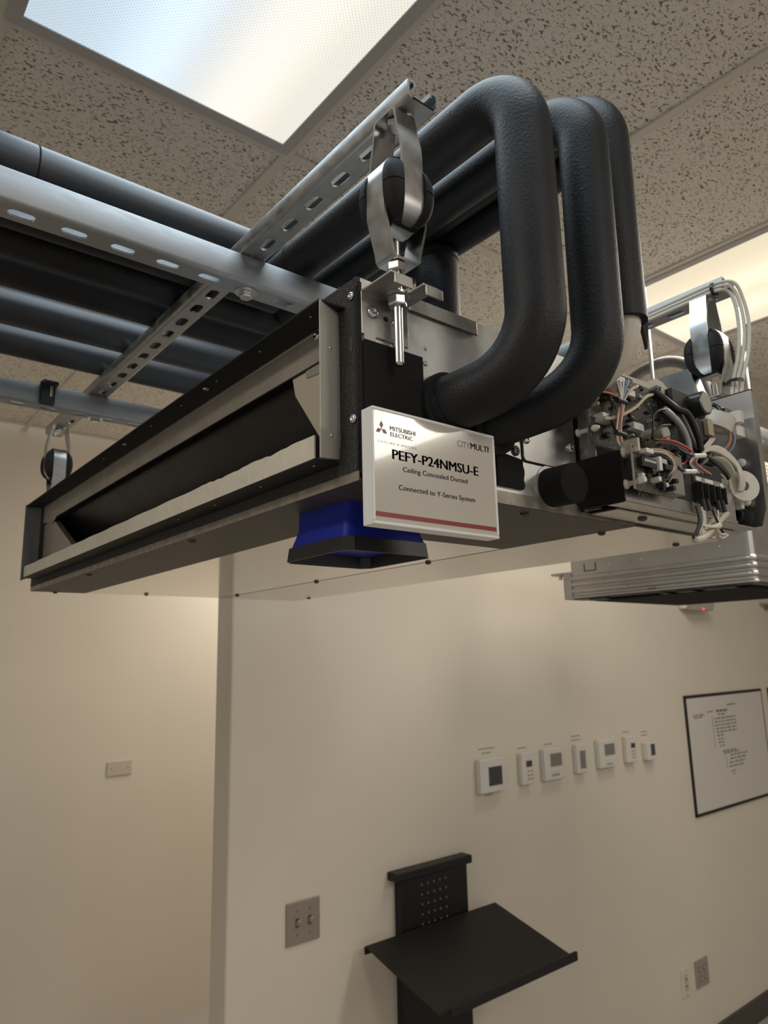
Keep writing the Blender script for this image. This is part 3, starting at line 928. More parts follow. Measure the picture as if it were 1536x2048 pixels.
# drain connection
MB().lathe((0.6535, UY0-0.0003, 1.9375), (0, -1, 0), [(0, 0.0255), (0.0012, 0.0255), (0.0014, 0.0245)], 32).build('drain_ring', GALV2, U, smooth=True)
MB().lathe((0.6530, UY0-0.0010, 1.9365), (-0.10, -1, -0.05), [(0, 0.0225), (0.034, 0.0228), (0.036, 0.0218), (0.0365, 0.020)], 36).build('drain_stub', BLACKFOAM, U, smooth=True)
# pipe collars where the lines enter
MB().lathe((0.488, UY0-0.0003, 1.999), (0, -1, 0), [(0, 0.0345), (0.010, 0.0345), (0.011, 0.032)], 32).build('pipe_collar', BLACKFOAM, U, smooth=True)
MB().lathe((0.556, UY0-0.0003, 1.992), (0, -1, 0), [(0, 0.0330), (0.010, 0.0330), (0.011, 0.031)], 32).build('pipe_collar', BLACKFOAM, U, smooth=True)
# rear duct flange sticking up behind the boards
MB().box(1.0470, 1.0490, 0.510, 1.66, 2.060, 2.1860).build('rear_flange', STEELBOX, U)

# ------------------------------------------------------------------ blue cup under the unit
t = thing('drain_cup', (0.468, 0.619, UZ0-0.052), 'blue plastic cup with black square rim stuck under the unit, behind the sign', 'cup')
def rr_ring(x0, x1, y0, y1, z, r, n=6):
    out = []
    for qx, qy, a0 in ((x1-r, y1-r, 0), (x0+r, y1-r, 90), (x0+r, y0+r, 180), (x1-r, y0+r, 270)):
        for k in range(n+1):
            an = math.radians(a0+90*k/n)
            out.append((qx+r*math.cos(an), qy+r*math.sin(an), z))
    return out
x0, x1, y0, y1 = 0.420, 0.517, 0.571, 0.671
zr = 1.8555
rs = [rr_ring(x0, x1, y0, y1, UZ0-0.0007, 0.010), rr_ring(x0, x1, y0, y1, 1.891, 0.010), rr_ring(x0-0.002, x1+0.002, y0-0.002, y1+0.002, 1.884, 0.011), rr_ring(x0-0.006, x1+0.006, y0-0.006, y1+0.006, 1.870, 0.010)]
MB().rings(rs).build('cup_body', BLUEPL, t, smooth=True)
def ch_ring(d, z, c):
    a, b_, e, f_ = x0-d, x1+d, y0-d, y1+d
    return [(a+c, e, z), (b_-c, e, z), (b_, e+c, z), (b_, f_-c, z), (b_-c, f_, z), (a+c, f_, z), (a, f_-c, z), (a, e+c, z)]
MB().rings([ch_ring(0.0085, 1.8705, 0.009), ch_ring(0.0105, zr, 0.010), ch_ring(0.0085, zr, 0.009), ch_ring(0.0065, 1.8685, 0.008)], closed=True).build('rim', BLACKPL, t)
MB().rings([ch_ring(0.0060, 1.8690, 0.008), ch_ring(0.0030, 1.8697, 0.008)]).build('floor_plate', BLUEPL, t)

# ------------------------------------------------------------------ the sign
SX0, SX1, SZ0, SZ1, SY = 0.3765, 0.5360, 1.8640, 1.9715, 0.4740
S = thing('sign', ((SX0+SX1)/2, SY, SZ0), 'white framed model sign with red stripe, stuck on the corner of the unit', 'sign')
fr = MB()
bw = 0.0030
yb = 0.4905
fr.box(SX0, SX1, SY+0.0022, yb, SZ0, SZ1)
fr.box(SX0, SX1, SY, SY+0.0022, SZ0, SZ0+bw).box(SX0, SX1, SY, SY+0.0022, SZ1-bw, SZ1)
fr.box(SX0, SX0+bw*0.6, SY, SY+0.0022, SZ0+bw, SZ1-bw).box(SX1-bw, SX1, SY, SY+0.0022, SZ0+bw, SZ1-bw)
fr.build('frame', SIGNWHITE, S, bevel=0.0012)
YP = SY+0.0010
MB().box(SX0+bw*0.6, SX1-bw, YP, SY+0.0023, SZ0+bw, SZ1-bw).build('face', SIGNFACE, S)
MB().box(SX0+0.004, SX0+0.03, yb, UY0-0.0046, SZ0+0.06, SZ0+0.09).build('hook_tape', BLACKFOAM, S)
YI = YP-0.00015
def letter(txt, x, z, width, height, m=INK, bold=0.0, spacing=1.0, name='lettering'):
    o = text_mb(txt, 0.01, x, z, YI, width=width, height=height, bold=bold, spacing=spacing).build(name, m, S)
    return o
letter('MITSUBISHI', 0.3972, 1.9519, 0.0305, 0.0042, bold=0.0003)
letter('ELECTRIC', 0.3975, 1.9465, 0.0268, 0.0038, bold=0.0002)
letter('COOLING & HEATING', 0.3828, 1.9388, 0.0457, 0.0020, spacing=1.5)
letter('CITY', 0.4826, 1.9517, 0.0178, 0.0062, bold=-0.00008)
letter('MULTI', 0.5012, 1.9521, 0.0254, 0.0062, bold=0.0005)
letter('PEFY-P24NMSU-E', 0.3990, 1.9254, 0.1108, 0.0092, bold=0.0010)
letter('Ceiling Concealed Ducted', 0.4112, 1.9154, 0.0830, 0.0046, bold=0.00026)
letter('Connected to Y-Series System', 0.4057, 1.8978, 0.0982, 0.0046, bold=0.00026)
mb = MB()
mb.tube([(0.5282+0.0010*math.cos(a*math.pi/8), YI, 1.9568+0.0010*math.sin(a*math.pi/8)) for a in range(17)], 0.00012, 4)
mb.build('registered_mark', INK, S)
mb = MB()
def rhomb(c, a0):
    c = Vector(c)
    L = 0.0044
    p1 = c
    d1 = Vector((math.cos(math.radians(a0-30)), 0, math.sin(math.radians(a0-30))))*L
    d2 = Vector((math.cos(math.radians(a0+30)), 0, math.sin(math.radians(a0+30))))*L
    mb.add([p1, p1+d1, p1+d1+d2, p1+d2], [(0, 1, 2, 3)])
for a0 in (90, 210, 330):
    rhomb((0.3873, YI, 1.9515), a0)
mb.build('emblem', mat('emblem_ink', (0.09, 0.02, 0.02), 0.3), S)
MB().box(SX0+bw*0.6+0.0005, SX1-bw-0.0005, YI, YP, 1.8712, 1.8755).build('red_stripe', REDBAR, S)

# ================================================================== control box
CB = thing('control_box', (0.86, 0.47, 1.912), 'open control box full of circuit boards and wires on the unit end', 'control box')
BY = 0.4935
MB().box(0.709, 1.040, BY, BY+0.002, 1.914, 2.109).build('back_plate', STEELBOX, CB)
MB().box(0.708, 0.7095, 0.470, BY, 1.914, 2.106).build('side_flange', STEELBOX, CB)
MB().box(0.7065, 0.7085, BY-0.001, BY+0.0025, 1.914, 2.108).build('dark_gap', DARKFLANGE, CB)
sp = MB().prism([(1.030, BY+0.002, 1.918), (1.030, 0.428, 1.918), (1.030, 0.4195, 1.942), (1.030, 0.4195, 2.118), (1.030, BY+0.002, 2.118)], (0.0016, 0, 0)).build('side_plate', STEELBOX, CB)
MB().prism([(1.0316, 0.4195, 1.942), (1.0445, 0.4195, 1.945), (1.0445, 0.4195, 2.116), (1.0316, 0.4195, 2.118)], (0, 0.0016, 0)).build('side_plate_edge', STEELBOX, CB)
MB().box(1.0300, 1.0445, 0.4195, BY, 2.1165, 2.1182).build('side_plate_edge', STEELBOX, CB)
# lower tray
TY = 0.4330
MB().prism([(0.7000, TY, 1.9150), (0.7000, 0.4925, 1.9150), (0.7000, 0.4925, 1.9745), (0.7000, TY, 1.9745)], (0.0016, 0, 0)).build('tray_side', BLACKMETAL, CB)
MB().box(0.7016, 0.965, TY, TY+0.0016, 1.9185, 1.9745).build('tray_front', STEELBOX, CB)
MB().box(0.7000, 1.028, TY, 0.455, 1.9140, 1.9156).build('tray_floor', STEELBOX, CB)
MB().box(0.7200, 1.028, 0.4565, 0.492, 1.9118, 1.9134).build('tray_floor', STEELBOX, CB)
MB().box(0.7016, 0.965, TY+0.0018, 0.4925, 1.9728, 1.9742).build('tray_top', STEELBOX, CB)
MB().box(0.7005, 0.965, TY-0.0016, TY, 1.9155, 1.9190).build('tray_lip', STEELBOX, CB)
MB().box(0.850, 0.930, TY-0.0008, TY-0.0001, 1.919, 1.9335).build('rating_label', mat('silver_label', (0.34, 0.31, 0.27), 0.4, 0.3, var=0.35, vscale=300), CB)
wr = text_mb('Pem.', 0.01, 0.729, 1.9245, TY-0.0003, width=0.024, height=0.0065).build('pen_mark', mat('pen_ink', (0.38, 0.33, 0.27), 0.4), CB)
pan_screw(CB, (0.795, 0.470, 1.9117), (0, 0, -1), 0.0058, dark_screw)
# main board with components
PY = 0.4630
bd = MB().box(0.6885, 0.950, PY, PY+0.0016, 1.9880, 2.0865).build('main_board', PCB, CB)
MB().box(0.6880, 0.9505, PY+0.0016, PY+0.0022, 1.9875, 2.0870).build('board_edge', mat('board_edge', (0.30, 0.27, 0.22), 0.4), CB)
def comp_box(par, nm, x0, x1, z0, z1, d, m, y=PY):
    return MB().box(x0, x1, y-d, y-0.0001, z0, z1).build(nm, m, par, bevel=0.0004)
def comp_cyl(par, nm, x, z, r, d, m, y=PY, top=None):
    o = MB().lathe((x, y, z), (0, -1, 0), [(0, r), (d-0.0008, r), (d, r*0.88)], 18).build(nm, m, par, smooth=True)
    if top:
        MB().lathe((x, y-d, z), (0, -1, 0), [(0, r*0.84), (0.0003, r*0.84)], 18).build(nm+'_top', top, par)
    return o
ALU = mat('capacitor_top', (0.42, 0.41, 0.38), 0.4, 0.6)
SLEEVE = mat('capacitor_sleeve', (0.018, 0.018, 0.022), 0.3)
TANS = mat('capacitor_tan', (0.40, 0.35, 0.27), 0.4)
CHIP = mat('chip_black', (0.012, 0.012, 0.013), 0.45)
random.seed(21)
kinds = [(CHIP, 'chip'), (mat('connector_cream', (0.42, 0.38, 0.30), 0.45), 'connector'), (CHIP, 'relay'), (CHIP, 'chip'), (mat('relay_dark', (0.07, 0.065, 0.055), 0.4), 'relay'), (mat('comp_grey', (0.16, 0.15, 0.13), 0.4), 'resistor')]
for k in range(58):
    x = random.uniform(0.694, 0.935)
    z = random.uniform(1.992, 2.082)
    w_, h_ = random.uniform(0.0025, 0.009), random.uniform(0.002, 0.0045)
    mm, nm = random.choice(kinds)
    comp_box(bd, nm, x, min(x+w_, 0.949), z, min(z+h_, 2.086), random.uniform(0.003, 0.011), mm)
m = MB()
for k in range(300):     # solder points and tiny parts
    x = random.uniform(0.692, 0.944)
    z = random.uniform(1.990, 2.083)
    a = random.uniform(0.0003, 0.0008)
    m.add([(x-a, PY-0.0001, z-a), (x+a, PY-0.0001, z-a), (x, PY-0.0001, z+a), (x, PY-0.0012, z)], [(0, 1, 3), (1, 2, 3), (2, 0, 3), (0, 2, 1)])
so = m.build('solder_points', mat('solder', (0.62, 0.60, 0.55), 0.3, 0.9), bd)
so['kind'] = 'stuff'
comp_box(bd, 'connector', 0.7005, 0.7230, 2.0150, 2.0250, 0.012, WHITEPL)
comp_box(bd, 'connector', 0.735, 0.758, 2.074, 2.081, 0.010, WHITEPL)
comp_box(bd, 'connector', 0.762, 0.778, 2.060, 2.068, 0.010, WHITEPL)
comp_box(bd, 'connector', 0.768, 0.790, 2.018, 2.027, 0.010, WHITEPL)
comp_box(bd, 'heat_sink', 0.700, 0.725, 2.052, 2.076, 0.018, CHIP)
comp_box(bd, 'black_module', 0.846, 0.885, 2.058, 2.085, 0.022, CHIP)
comp_box(bd, 'transformer', 0.905, 0.945, 1.995, 2.055, 0.020, CHIP)
comp_box(bd, 'film_capacitor', 0.925, 0.940, 2.035, 2.058, 0.026, mat('comp_yellow', (0.42, 0.36, 0.23), 0.4))
comp_cyl(bd, 'capacitor', 0.898, 2.0700, 0.0165, 0.040, SLEEVE, top=ALU)
comp_cyl(bd, 'capacitor', 0.806, 2.0140, 0.0100, 0.030, TANS, top=ALU)
comp_cyl(bd, 'capacitor', 0.838, 2.0810, 0.0060, 0.014, SLEEVE, top=ALU)
comp_cyl(bd, 'capacitor', 0.718, 2.0070, 0.0040, 0.010, ALU)
comp_cyl(bd, 'capacitor', 0.726, 2.0120, 0.0045, 0.010, ALU)
# board supports
for x, z in ((0.697, 2.0425), (0.694, 2.0060)):
    m = MB()
    m.lathe((x, PY+0.020, z), (0, -1, 0), [(0, 0.0050), (0.002, 0.0050), (0.003, 0.0028), (0.021, 0.0028), (0.022, 0.0042), (0.026, 0.0036), (0.030, 0.0016)], 12)
    m.build('board_support', WHITEPL, CB, smooth=True)
# ledge of white plastic along the top
m = MB()
zig = [(0.800, 2.1090), (0.815, 2.1120), (0.872, 2.1140), (0.898, 2.1260), (0.915, 2.1240), (0.942, 2.1090), (0.985, 2.1110)]
m.prism([(x, 0.4895, z) for x, z in zig]+[(x, 0.4895, z-0.010) for x, z in reversed(zig)], (0, 0.0018, 0))
m.build('plastic_guide', mat('cream_guide', (0.58, 0.54, 0.46), 0.5), CB)
MB().box(0.735, 0.80, 0.468, 0.4905, 2.0875, 2.0935).build('terminal_rail', CHIP, CB)
# small board on the tray
QY = 0.4200
sb = MB().box(0.7035, 0.785, QY, QY+0.0016, 1.9260, 1.9770).build('small_board', PCB, CB)
MB().box(0.7025, 0.7042, QY, QY+0.0022, 1.9270, 1.9790).build('board_clip', TAN, CB)
MB().box(0.7055, 0.7100, QY-0.006, TY-0.0002, 1.9700, 1.9850).build('board_clip', TAN, CB)
comp_box(sb, 'connector', 0.716, 0.731, 1.9690, 1.9740, 0.010, WHITEPL, QY)
comp_box(sb, 'dip_switch', 0.710, 0.740, 1.9530, 1.9640, 0.007, CHIP, QY)
for k in range(6):
    comp_box(sb, 'dip_key', 0.7145+0.0040*k, 0.7165+0.0040*k, 1.9585, 1.9615, 0.0085, WHITEPL, QY)
comp_box(sb, 'connector', 0.741, 0.747, 1.9520, 1.9680, 0.010, WHITEPL, QY)
comp_box(sb, 'connector', 0.750, 0.765, 1.9540, 1.9600, 0.012, CHIP, QY)
comp_box(sb, 'connector', 0.748, 0.760, 1.9615, 1.9670, 0.009, TAN, QY)
for k in range(11):
    x = 0.709+0.0062*k+random.uniform(-0.001, 0.001)
    z = random.uniform(1.930, 1.948)
    comp_box(sb, 'relay' if k % 2 else 'chip', x, x+0.006, z, z+0.005, random.uniform(0.005, 0.012), CHIP if k % 4 else WHITEPL, QY)
comp_cyl(sb, 'capacitor', 0.7095, 1.9370, 0.0035, 0.009, WHITEPL, QY)
for x, z in ((0.706, 1.9350), (0.706, 1.9720)):
    MB().lathe((x, QY+0.0135, z), (0, -1, 0), [(0, 0.006), (0.002, 0.0055), (0.004, 0.003), (0.018, 0.003)], 10).build('board_support', TAN, CB, smooth=True)
MB().box(0.787, 0.812, TY-0.012, TY-0.0002, 1.9330, 1.9800).build('steel_angle', STEELBOX, CB)
# terminal block
TB = MB().box(0.852, 0.930, 0.4305, 0.4600, 1.9320, 1.9850).build('terminal_block', CHIP, CB)
MB().box(0.815, 0.851, 0.4310, 0.4600, 1.9330, 1.9800).build('terminal_cover', CHIP, CB)
MB().box(0.853, 0.929, 0.4270, 0.4304, 1.9585, 1.9650).build('terminal_strip', mat('strip_metal', (0.5, 0.47, 0.42), 0.35, 0.9), TB)
for k in range(2):
    MB().box(0.854+0.022*k, 0.866+0.031*k, 0.4262, 0.4269, 1.9592, 1.9643).build('terminal_label', WHITEPL, TB)
for k in range(5):
    x = 0.8555+0.0155*k
    MB().box(x-0.0012, x+0.0004, 0.4200, 0.4304, 1.9345, 1.9560).build('divider', CHIP, TB)
    MB().box(x+0.0035, x+0.0095, 0.4255, 0.4304, 1.9370, 1.9540).build('contact', mat('contact_metal', (0.62, 0.58, 0.50), 0.3, 1.0), TB)
    pan_screw(TB, (x+0.0065, 0.4255, 1.9470), (0, -1, 0), 0.0030)
pan_screw(TB, (0.9190, 0.4268, 1.9600), (0, -1, 0), 0.0042)
for p in ((0.8590, 0.4240, 1.9290), (0.8715, 0.4240, 1.9300), (0.8985, 0.4240, 1.9310), (0.9120, 0.4245, 1.9325)):
    MB().cyl((p[0]-0.0012, p[1], p[2]+0.0065), (p[0]+0.0012, p[1]-0.0008, p[2]-0.0085), 0.0034, 10).build('wire_ferrule', mat('ferrule', (0.010, 0.011, 0.016), 0.4), CB, smooth=True)
# wires
WIRES = [
    ('wire', 'white', 0.0013, [(0.7347, 0.45, 2.071), (0.7314, 0.447, 2.0623), (0.7281, 0.443, 2.044), (0.7132, 0.44, 2.0171), (0.708, 0.44, 1.9962), (0.7088, 0.438, 1.9827), (0.7205, 0.432, 1.9754), (0.7495, 0.425, 1.9798), (0.7727, 0.42, 1.9757), (0.7805, 0.415, 1.9636), (0.7674, 0.418, 1.9544)]),
    ('wire', 'white', 0.0013, [(0.7413, 0.45, 2.0726), (0.7363, 0.447, 2.0634), (0.7292, 0.443, 2.0442), (0.7148, 0.44, 2.0175), (0.7095, 0.44, 1.9965), (0.7104, 0.438, 1.9829), (0.7214, 0.432, 1.975), (0.7492, 0.425, 1.9782), (0.7724, 0.42, 1.9738), (0.7793, 0.415, 1.9634), (0.7673, 0.418, 1.9538)]),
    ('wire', 'white', 0.0013, [(0.749, 0.45, 2.0744), (0.742, 0.447, 2.0647), (0.7303, 0.443, 2.0444), (0.7164, 0.44, 2.0178), (0.7111, 0.44, 1.9968), (0.7119, 0.438, 1.9832), (0.7224, 0.432, 1.9746), (0.7489, 0.425, 1.9767), (0.772, 0.42, 1.9719), (0.7782, 0.415, 1.9632), (0.7671, 0.418, 1.9532)]),
    ('wire', 'blue', 0.0013, [(0.7546, 0.45, 2.0757), (0.7462, 0.447, 2.0657), (0.7314, 0.443, 2.0447), (0.7179, 0.44, 2.0181), (0.7126, 0.44, 1.997), (0.7135, 0.438, 1.9835), (0.7233, 0.432, 1.9741), (0.7486, 0.425, 1.9751), (0.7717, 0.42, 1.9701), (0.777, 0.415, 1.963), (0.767, 0.418, 1.9525)]),
    ('wire', 'bluegrey', 0.0013, [(0.7602, 0.45, 2.077), (0.7503, 0.447, 2.0666), (0.7324, 0.443, 2.0449), (0.7195, 0.44, 2.0184), (0.7142, 0.44, 1.9973), (0.715, 0.438, 1.9837), (0.7243, 0.432, 1.9737), (0.7483, 0.425, 1.9735), (0.7713, 0.42, 1.9682), (0.7759, 0.415, 1.9629), (0.7669, 0.418, 1.9519)]),
    ('wire', 'brown', 0.0013, [(0.7006, 0.45, 2.0543), (0.7121, 0.445, 2.0528), (0.7224, 0.442, 2.0436), (0.7241, 0.441, 2.0375), (0.7132, 0.439, 2.0138), (0.7091, 0.439, 1.9937), (0.7132, 0.436, 1.9794), (0.7278, 0.428, 1.9775), (0.7575, 0.42, 1.9817), (0.777, 0.414, 1.9774), (0.782, 0.412, 1.9643), (0.7703, 0.412, 1.9505), (0.7666, 0.415, 1.9435)]),
    ('wire', 'red', 0.0013, [(0.7003, 0.45, 2.0518), (0.7117, 0.445, 2.0503), (0.7224, 0.442, 2.0436), (0.7251, 0.441, 2.0377), (0.7153, 0.439, 2.0142), (0.7111, 0.439, 1.9941), (0.7153, 0.436, 1.9797), (0.7277, 0.428, 1.9768), (0.7573, 0.42, 1.9805), (0.7766, 0.414, 1.9755), (0.782, 0.412, 1.9643), (0.7703, 0.412, 1.9505), (0.7665, 0.415, 1.9428)]),
    ('wire', 'tan', 0.0013, [(0.6999, 0.45, 2.0492), (0.7113, 0.445, 2.0477), (0.7224, 0.442, 2.0436), (0.7262, 0.441, 2.0379), (0.7174, 0.439, 2.0146), (0.7132, 0.439, 1.9945), (0.7174, 0.436, 1.9801), (0.7276, 0.428, 1.9762), (0.757, 0.42, 1.9792), (0.7762, 0.414, 1.9736), (0.782, 0.412, 1.9643), (0.7703, 0.412, 1.9505), (0.7663, 0.415, 1.9422)]),
    ('wire', 'tan', 0.0013, [(0.7809, 0.45, 2.0753), (0.7572, 0.446, 2.064), (0.7352, 0.442, 2.0458), (0.7274, 0.441, 2.0326), (0.7159, 0.44, 2.0086), (0.7124, 0.438, 1.9863), (0.7174, 0.43, 1.9756), (0.7623, 0.42, 1.9783), (0.7752, 0.416, 1.9672), (0.7732, 0.417, 1.9593)]),
    ('wire', 'white', 0.0013, [(0.7806, 0.45, 2.0739), (0.757, 0.446, 2.0627), (0.7352, 0.442, 2.0458), (0.7285, 0.441, 2.0328), (0.718, 0.44, 2.009), (0.7145, 0.438, 1.9866), (0.7174, 0.43, 1.9756), (0.762, 0.42, 1.977), (0.7752, 0.416, 1.9672), (0.7728, 0.417, 1.9574)]),
    ('wire', 'tan', 0.0012, [(0.6973, 0.448, 2.0168), (0.7126, 0.446, 2.0193), (0.7245, 0.44, 2.0243), (0.7579, 0.442, 2.0412), (0.7901, 0.446, 2.0623), (0.8146, 0.45, 2.0716)]),
    ('wire', 'white', 0.0012, [(0.6971, 0.448, 2.0156), (0.7124, 0.446, 2.0181), (0.7243, 0.44, 2.0231), (0.7576, 0.442, 2.0399), (0.7899, 0.446, 2.0609), (0.8144, 0.45, 2.0709)]),
    ('wire', 'tan', 0.0012, [(0.6969, 0.448, 2.0143), (0.7122, 0.446, 2.0168), (0.7241, 0.44, 2.0218), (0.7574, 0.442, 2.0386), (0.7896, 0.446, 2.0596), (0.8143, 0.45, 2.0702)]),
    ('wire', 'red', 0.0018, [(0.7832, 0.435, 2.0011), (0.7975, 0.43, 2.0024), (0.8206, 0.428, 2.0021), (0.848, 0.43, 2.0002), (0.8648, 0.432, 1.9975)]),
    ('wire', 'tan', 0.0014, [(0.784, 0.437, 1.9992), (0.8031, 0.432, 2.0013), (0.8263, 0.43, 2.0003), (0.8525, 0.432, 1.9981)]),
    ('wire', 'red', 0.0015, [(0.8055, 0.425, 1.9709), (0.8311, 0.43, 1.9773), (0.8612, 0.435, 1.9897), (0.8818, 0.437, 1.9975)]),
    ('cable', 'silver', 0.0042, [(0.8192, 0.44, 2.0495), (0.8328, 0.437, 2.0421), (0.8457, 0.434, 2.0305), (0.8554, 0.433, 2.0147), (0.8599, 0.434, 1.9979), (0.8621, 0.438, 1.9793)]),
    ('cable', 'black', 0.0045, [(0.8192, 0.452, 2.0787), (0.8336, 0.445, 2.0668), (0.8497, 0.44, 2.0572), (0.8667, 0.436, 2.0541), (0.878, 0.434, 2.0415), (0.8852, 0.433, 2.0242), (0.8927, 0.435, 2.0056)]),
    ('wire', 'black', 0.0016, [(0.8141, 0.436, 2.0466), (0.7932, 0.434, 2.0398), (0.7792, 0.433, 2.0283), (0.7751, 0.433, 2.0117), (0.7718, 0.434, 2.0026), (0.7662, 0.437, 1.9986)]),
    ('wire', 'black', 0.0016, [(0.8147, 0.432, 2.0254), (0.7892, 0.43, 2.0186), (0.7752, 0.43, 2.0097), (0.7714, 0.432, 2.0007), (0.7884, 0.434, 2.0018), (0.8132, 0.434, 2.0113)]),
    ('wire', 'darkblue', 0.0013, [(0.7892, 0.435, 1.9971), (0.8117, 0.43, 1.9985), (0.8308, 0.428, 1.9935), (0.8559, 0.428, 1.9911)]),
    ('wire', 'darkblue', 0.0013, [(0.7963, 0.42, 1.9696), (0.8046, 0.42, 1.9653), (0.8158, 0.42, 1.9632)]),
    ('wire', 'black', 0.003, [(0.9832, 0.462, 2.0954), (0.9948, 0.458, 2.0974), (0.9958, 0.452, 2.0905), (0.9903, 0.445, 2.0776)]),
    ('wire', 'tan', 0.0016, [(0.9977, 0.448, 2.0829), (0.9938, 0.444, 2.0765)]),
    ('wire', 'tan', 0.0017, [(0.9876, 0.44, 2.0549), (0.9881, 0.438, 2.0442), (0.9849, 0.44, 2.0324), (0.9801, 0.445, 2.0241)]),
    ('wire', 'red', 0.0013, [(0.9884, 0.439, 2.0548), (0.9903, 0.437, 2.0436), (0.9871, 0.439, 2.0318), (0.9803, 0.444, 2.0217)]),
    ('wire', 'bluegrey', 0.002, [(0.9924, 0.438, 2.0552), (0.9969, 0.436, 2.043), (0.9935, 0.438, 2.0305), (0.9874, 0.444, 2.0207)]),
    ('wire', 'white', 0.0023, [(0.898, 0.437, 2.0063), (0.9108, 0.434, 2.0125), (0.9279, 0.43, 2.0158), (0.9459, 0.426, 2.0095), (0.9622, 0.423, 1.9981), (0.9724, 0.421, 1.9817), (0.9757, 0.422, 1.9698), (0.9739, 0.425, 1.9604)]),
    ('wire', 'white', 0.0023, [(0.8977, 0.437, 2.0049), (0.9105, 0.434, 2.0114), (0.9274, 0.43, 2.0136), (0.9453, 0.426, 2.0073), (0.9617, 0.423, 1.9963), (0.9693, 0.421, 1.9813), (0.972, 0.422, 1.9693), (0.9709, 0.425, 1.9601)]),
    ('wire', 'white', 0.0023, [(0.8974, 0.437, 2.0034), (0.9103, 0.434, 2.0103), (0.9269, 0.43, 2.0115), (0.9448, 0.426, 2.0051), (0.9613, 0.423, 1.9945), (0.9663, 0.421, 1.9808), (0.9682, 0.422, 1.9688), (0.9679, 0.425, 1.9597)]),
    ('wire', 'white', 0.0023, [(0.897, 0.437, 2.002), (0.91, 0.434, 2.0093), (0.9263, 0.43, 2.0093), (0.9442, 0.426, 2.003), (0.9608, 0.423, 1.9927), (0.9634, 0.421, 1.9804), (0.9645, 0.422, 1.9683), (0.965, 0.425, 1.9593)]),
    ('wire', 'white', 0.0018, [(0.9288, 0.44, 2.0045), (0.9468, 0.437, 2.001), (0.9603, 0.434, 1.9898), (0.9737, 0.434, 1.9748)]),
    ('wire', 'white', 0.0018, [(0.933, 0.44, 2.0052), (0.9529, 0.437, 2.0034), (0.9666, 0.434, 1.9922), (0.9798, 0.434, 1.9757)]),
    ('wire', 'white', 0.0018, [(0.9373, 0.44, 2.0058), (0.9592, 0.437, 2.0058), (0.973, 0.434, 1.9945), (0.9858, 0.434, 1.9765)]),
    ('wire', 'darkblue', 0.0015, [(0.9356, 0.438, 2.0156), (0.9081, 0.434, 2.0011), (0.8852, 0.432, 1.9861), (0.8684, 0.43, 1.9739)]),
    ('wire', 'bluegrey', 0.0015, [(0.9323, 0.438, 2.0129), (0.9078, 0.434, 1.9997), (0.8822, 0.432, 1.9843), (0.8671, 0.43, 1.9737)]),
    ('wire', 'red', 0.0015, [(0.9289, 0.438, 2.0103), (0.9075, 0.434, 1.9982), (0.8792, 0.432, 1.9826), (0.8658, 0.43, 1.9735)]),
    ('wire', 'tan', 0.0015, [(0.9256, 0.438, 2.0076), (0.9071, 0.434, 1.9968), (0.8763, 0.432, 1.9808), (0.8645, 0.43, 1.9733)]),
    ('wire', 'white', 0.0015, [(0.8959, 0.436, 2.0057), (0.9016, 0.434, 2.013), (0.9169, 0.436, 2.0224), (0.9337, 0.44, 2.0313)]),
    ('wire', 'white', 0.0015, [(0.9014, 0.436, 2.0066), (0.9071, 0.434, 2.0139), (0.9226, 0.436, 2.0233), (0.9394, 0.44, 2.0323)]),
    ('wire', 'white', 0.0015, [(0.9069, 0.436, 2.0075), (0.9126, 0.434, 2.0149), (0.9282, 0.436, 2.0243), (0.9452, 0.44, 2.0333)]),
    ('wire', 'tan', 0.0022, [(0.9372, 0.44, 1.9821), (0.9438, 0.436, 1.9801), (0.9491, 0.434, 1.9728), (0.9528, 0.436, 1.9654)]),
    ('wire', 'tan', 0.0013, [(0.7152, 0.424, 1.9714), (0.7373, 0.418, 1.9772), (0.7588, 0.413, 1.9778), (0.7735, 0.411, 1.9701), (0.7778, 0.412, 1.9601), (0.768, 0.415, 1.9508)]),
    ('wire', 'white', 0.0013, [(0.7181, 0.424, 1.9701), (0.7391, 0.418, 1.9751), (0.7583, 0.413, 1.9753), (0.771, 0.411, 1.9685), (0.7743, 0.412, 1.9595), (0.7655, 0.415, 1.9493)]),
    ('wire', 'darkblue', 0.0013, [(0.7209, 0.424, 1.9688), (0.7408, 0.418, 1.973), (0.7579, 0.413, 1.9728), (0.7685, 0.411, 1.9668), (0.7709, 0.412, 1.959), (0.763, 0.415, 1.9477)]),
    ('wire', 'black', 0.0013, [(0.7237, 0.424, 1.9675), (0.7425, 0.418, 1.9709), (0.7574, 0.413, 1.9704), (0.766, 0.411, 1.9653), (0.7675, 0.412, 1.9585), (0.7606, 0.415, 1.9462)]),
    ('wire', 'black', 0.0014, [(0.8583, 0.448, 2.0724), (0.8565, 0.444, 2.0557), (0.8629, 0.44, 2.0368), (0.8731, 0.438, 2.0192), (0.8837, 0.437, 2.0059)]),
    ('wire', 'darkblue', 0.0014, [(0.8658, 0.448, 2.0727), (0.8639, 0.444, 2.0552), (0.8694, 0.44, 2.0381), (0.8784, 0.438, 2.0202), (0.8877, 0.437, 2.0066)]),
    ('wire', 'white', 0.0014, [(0.8734, 0.448, 2.0729), (0.8713, 0.444, 2.0546), (0.876, 0.44, 2.0393), (0.8837, 0.438, 2.0211), (0.8917, 0.437, 2.0073)]),
    ('wire', 'tan', 0.0014, [(0.8811, 0.448, 2.0731), (0.8788, 0.444, 2.0541), (0.8827, 0.44, 2.0406), (0.8891, 0.438, 2.0221), (0.8958, 0.437, 2.0079)]),
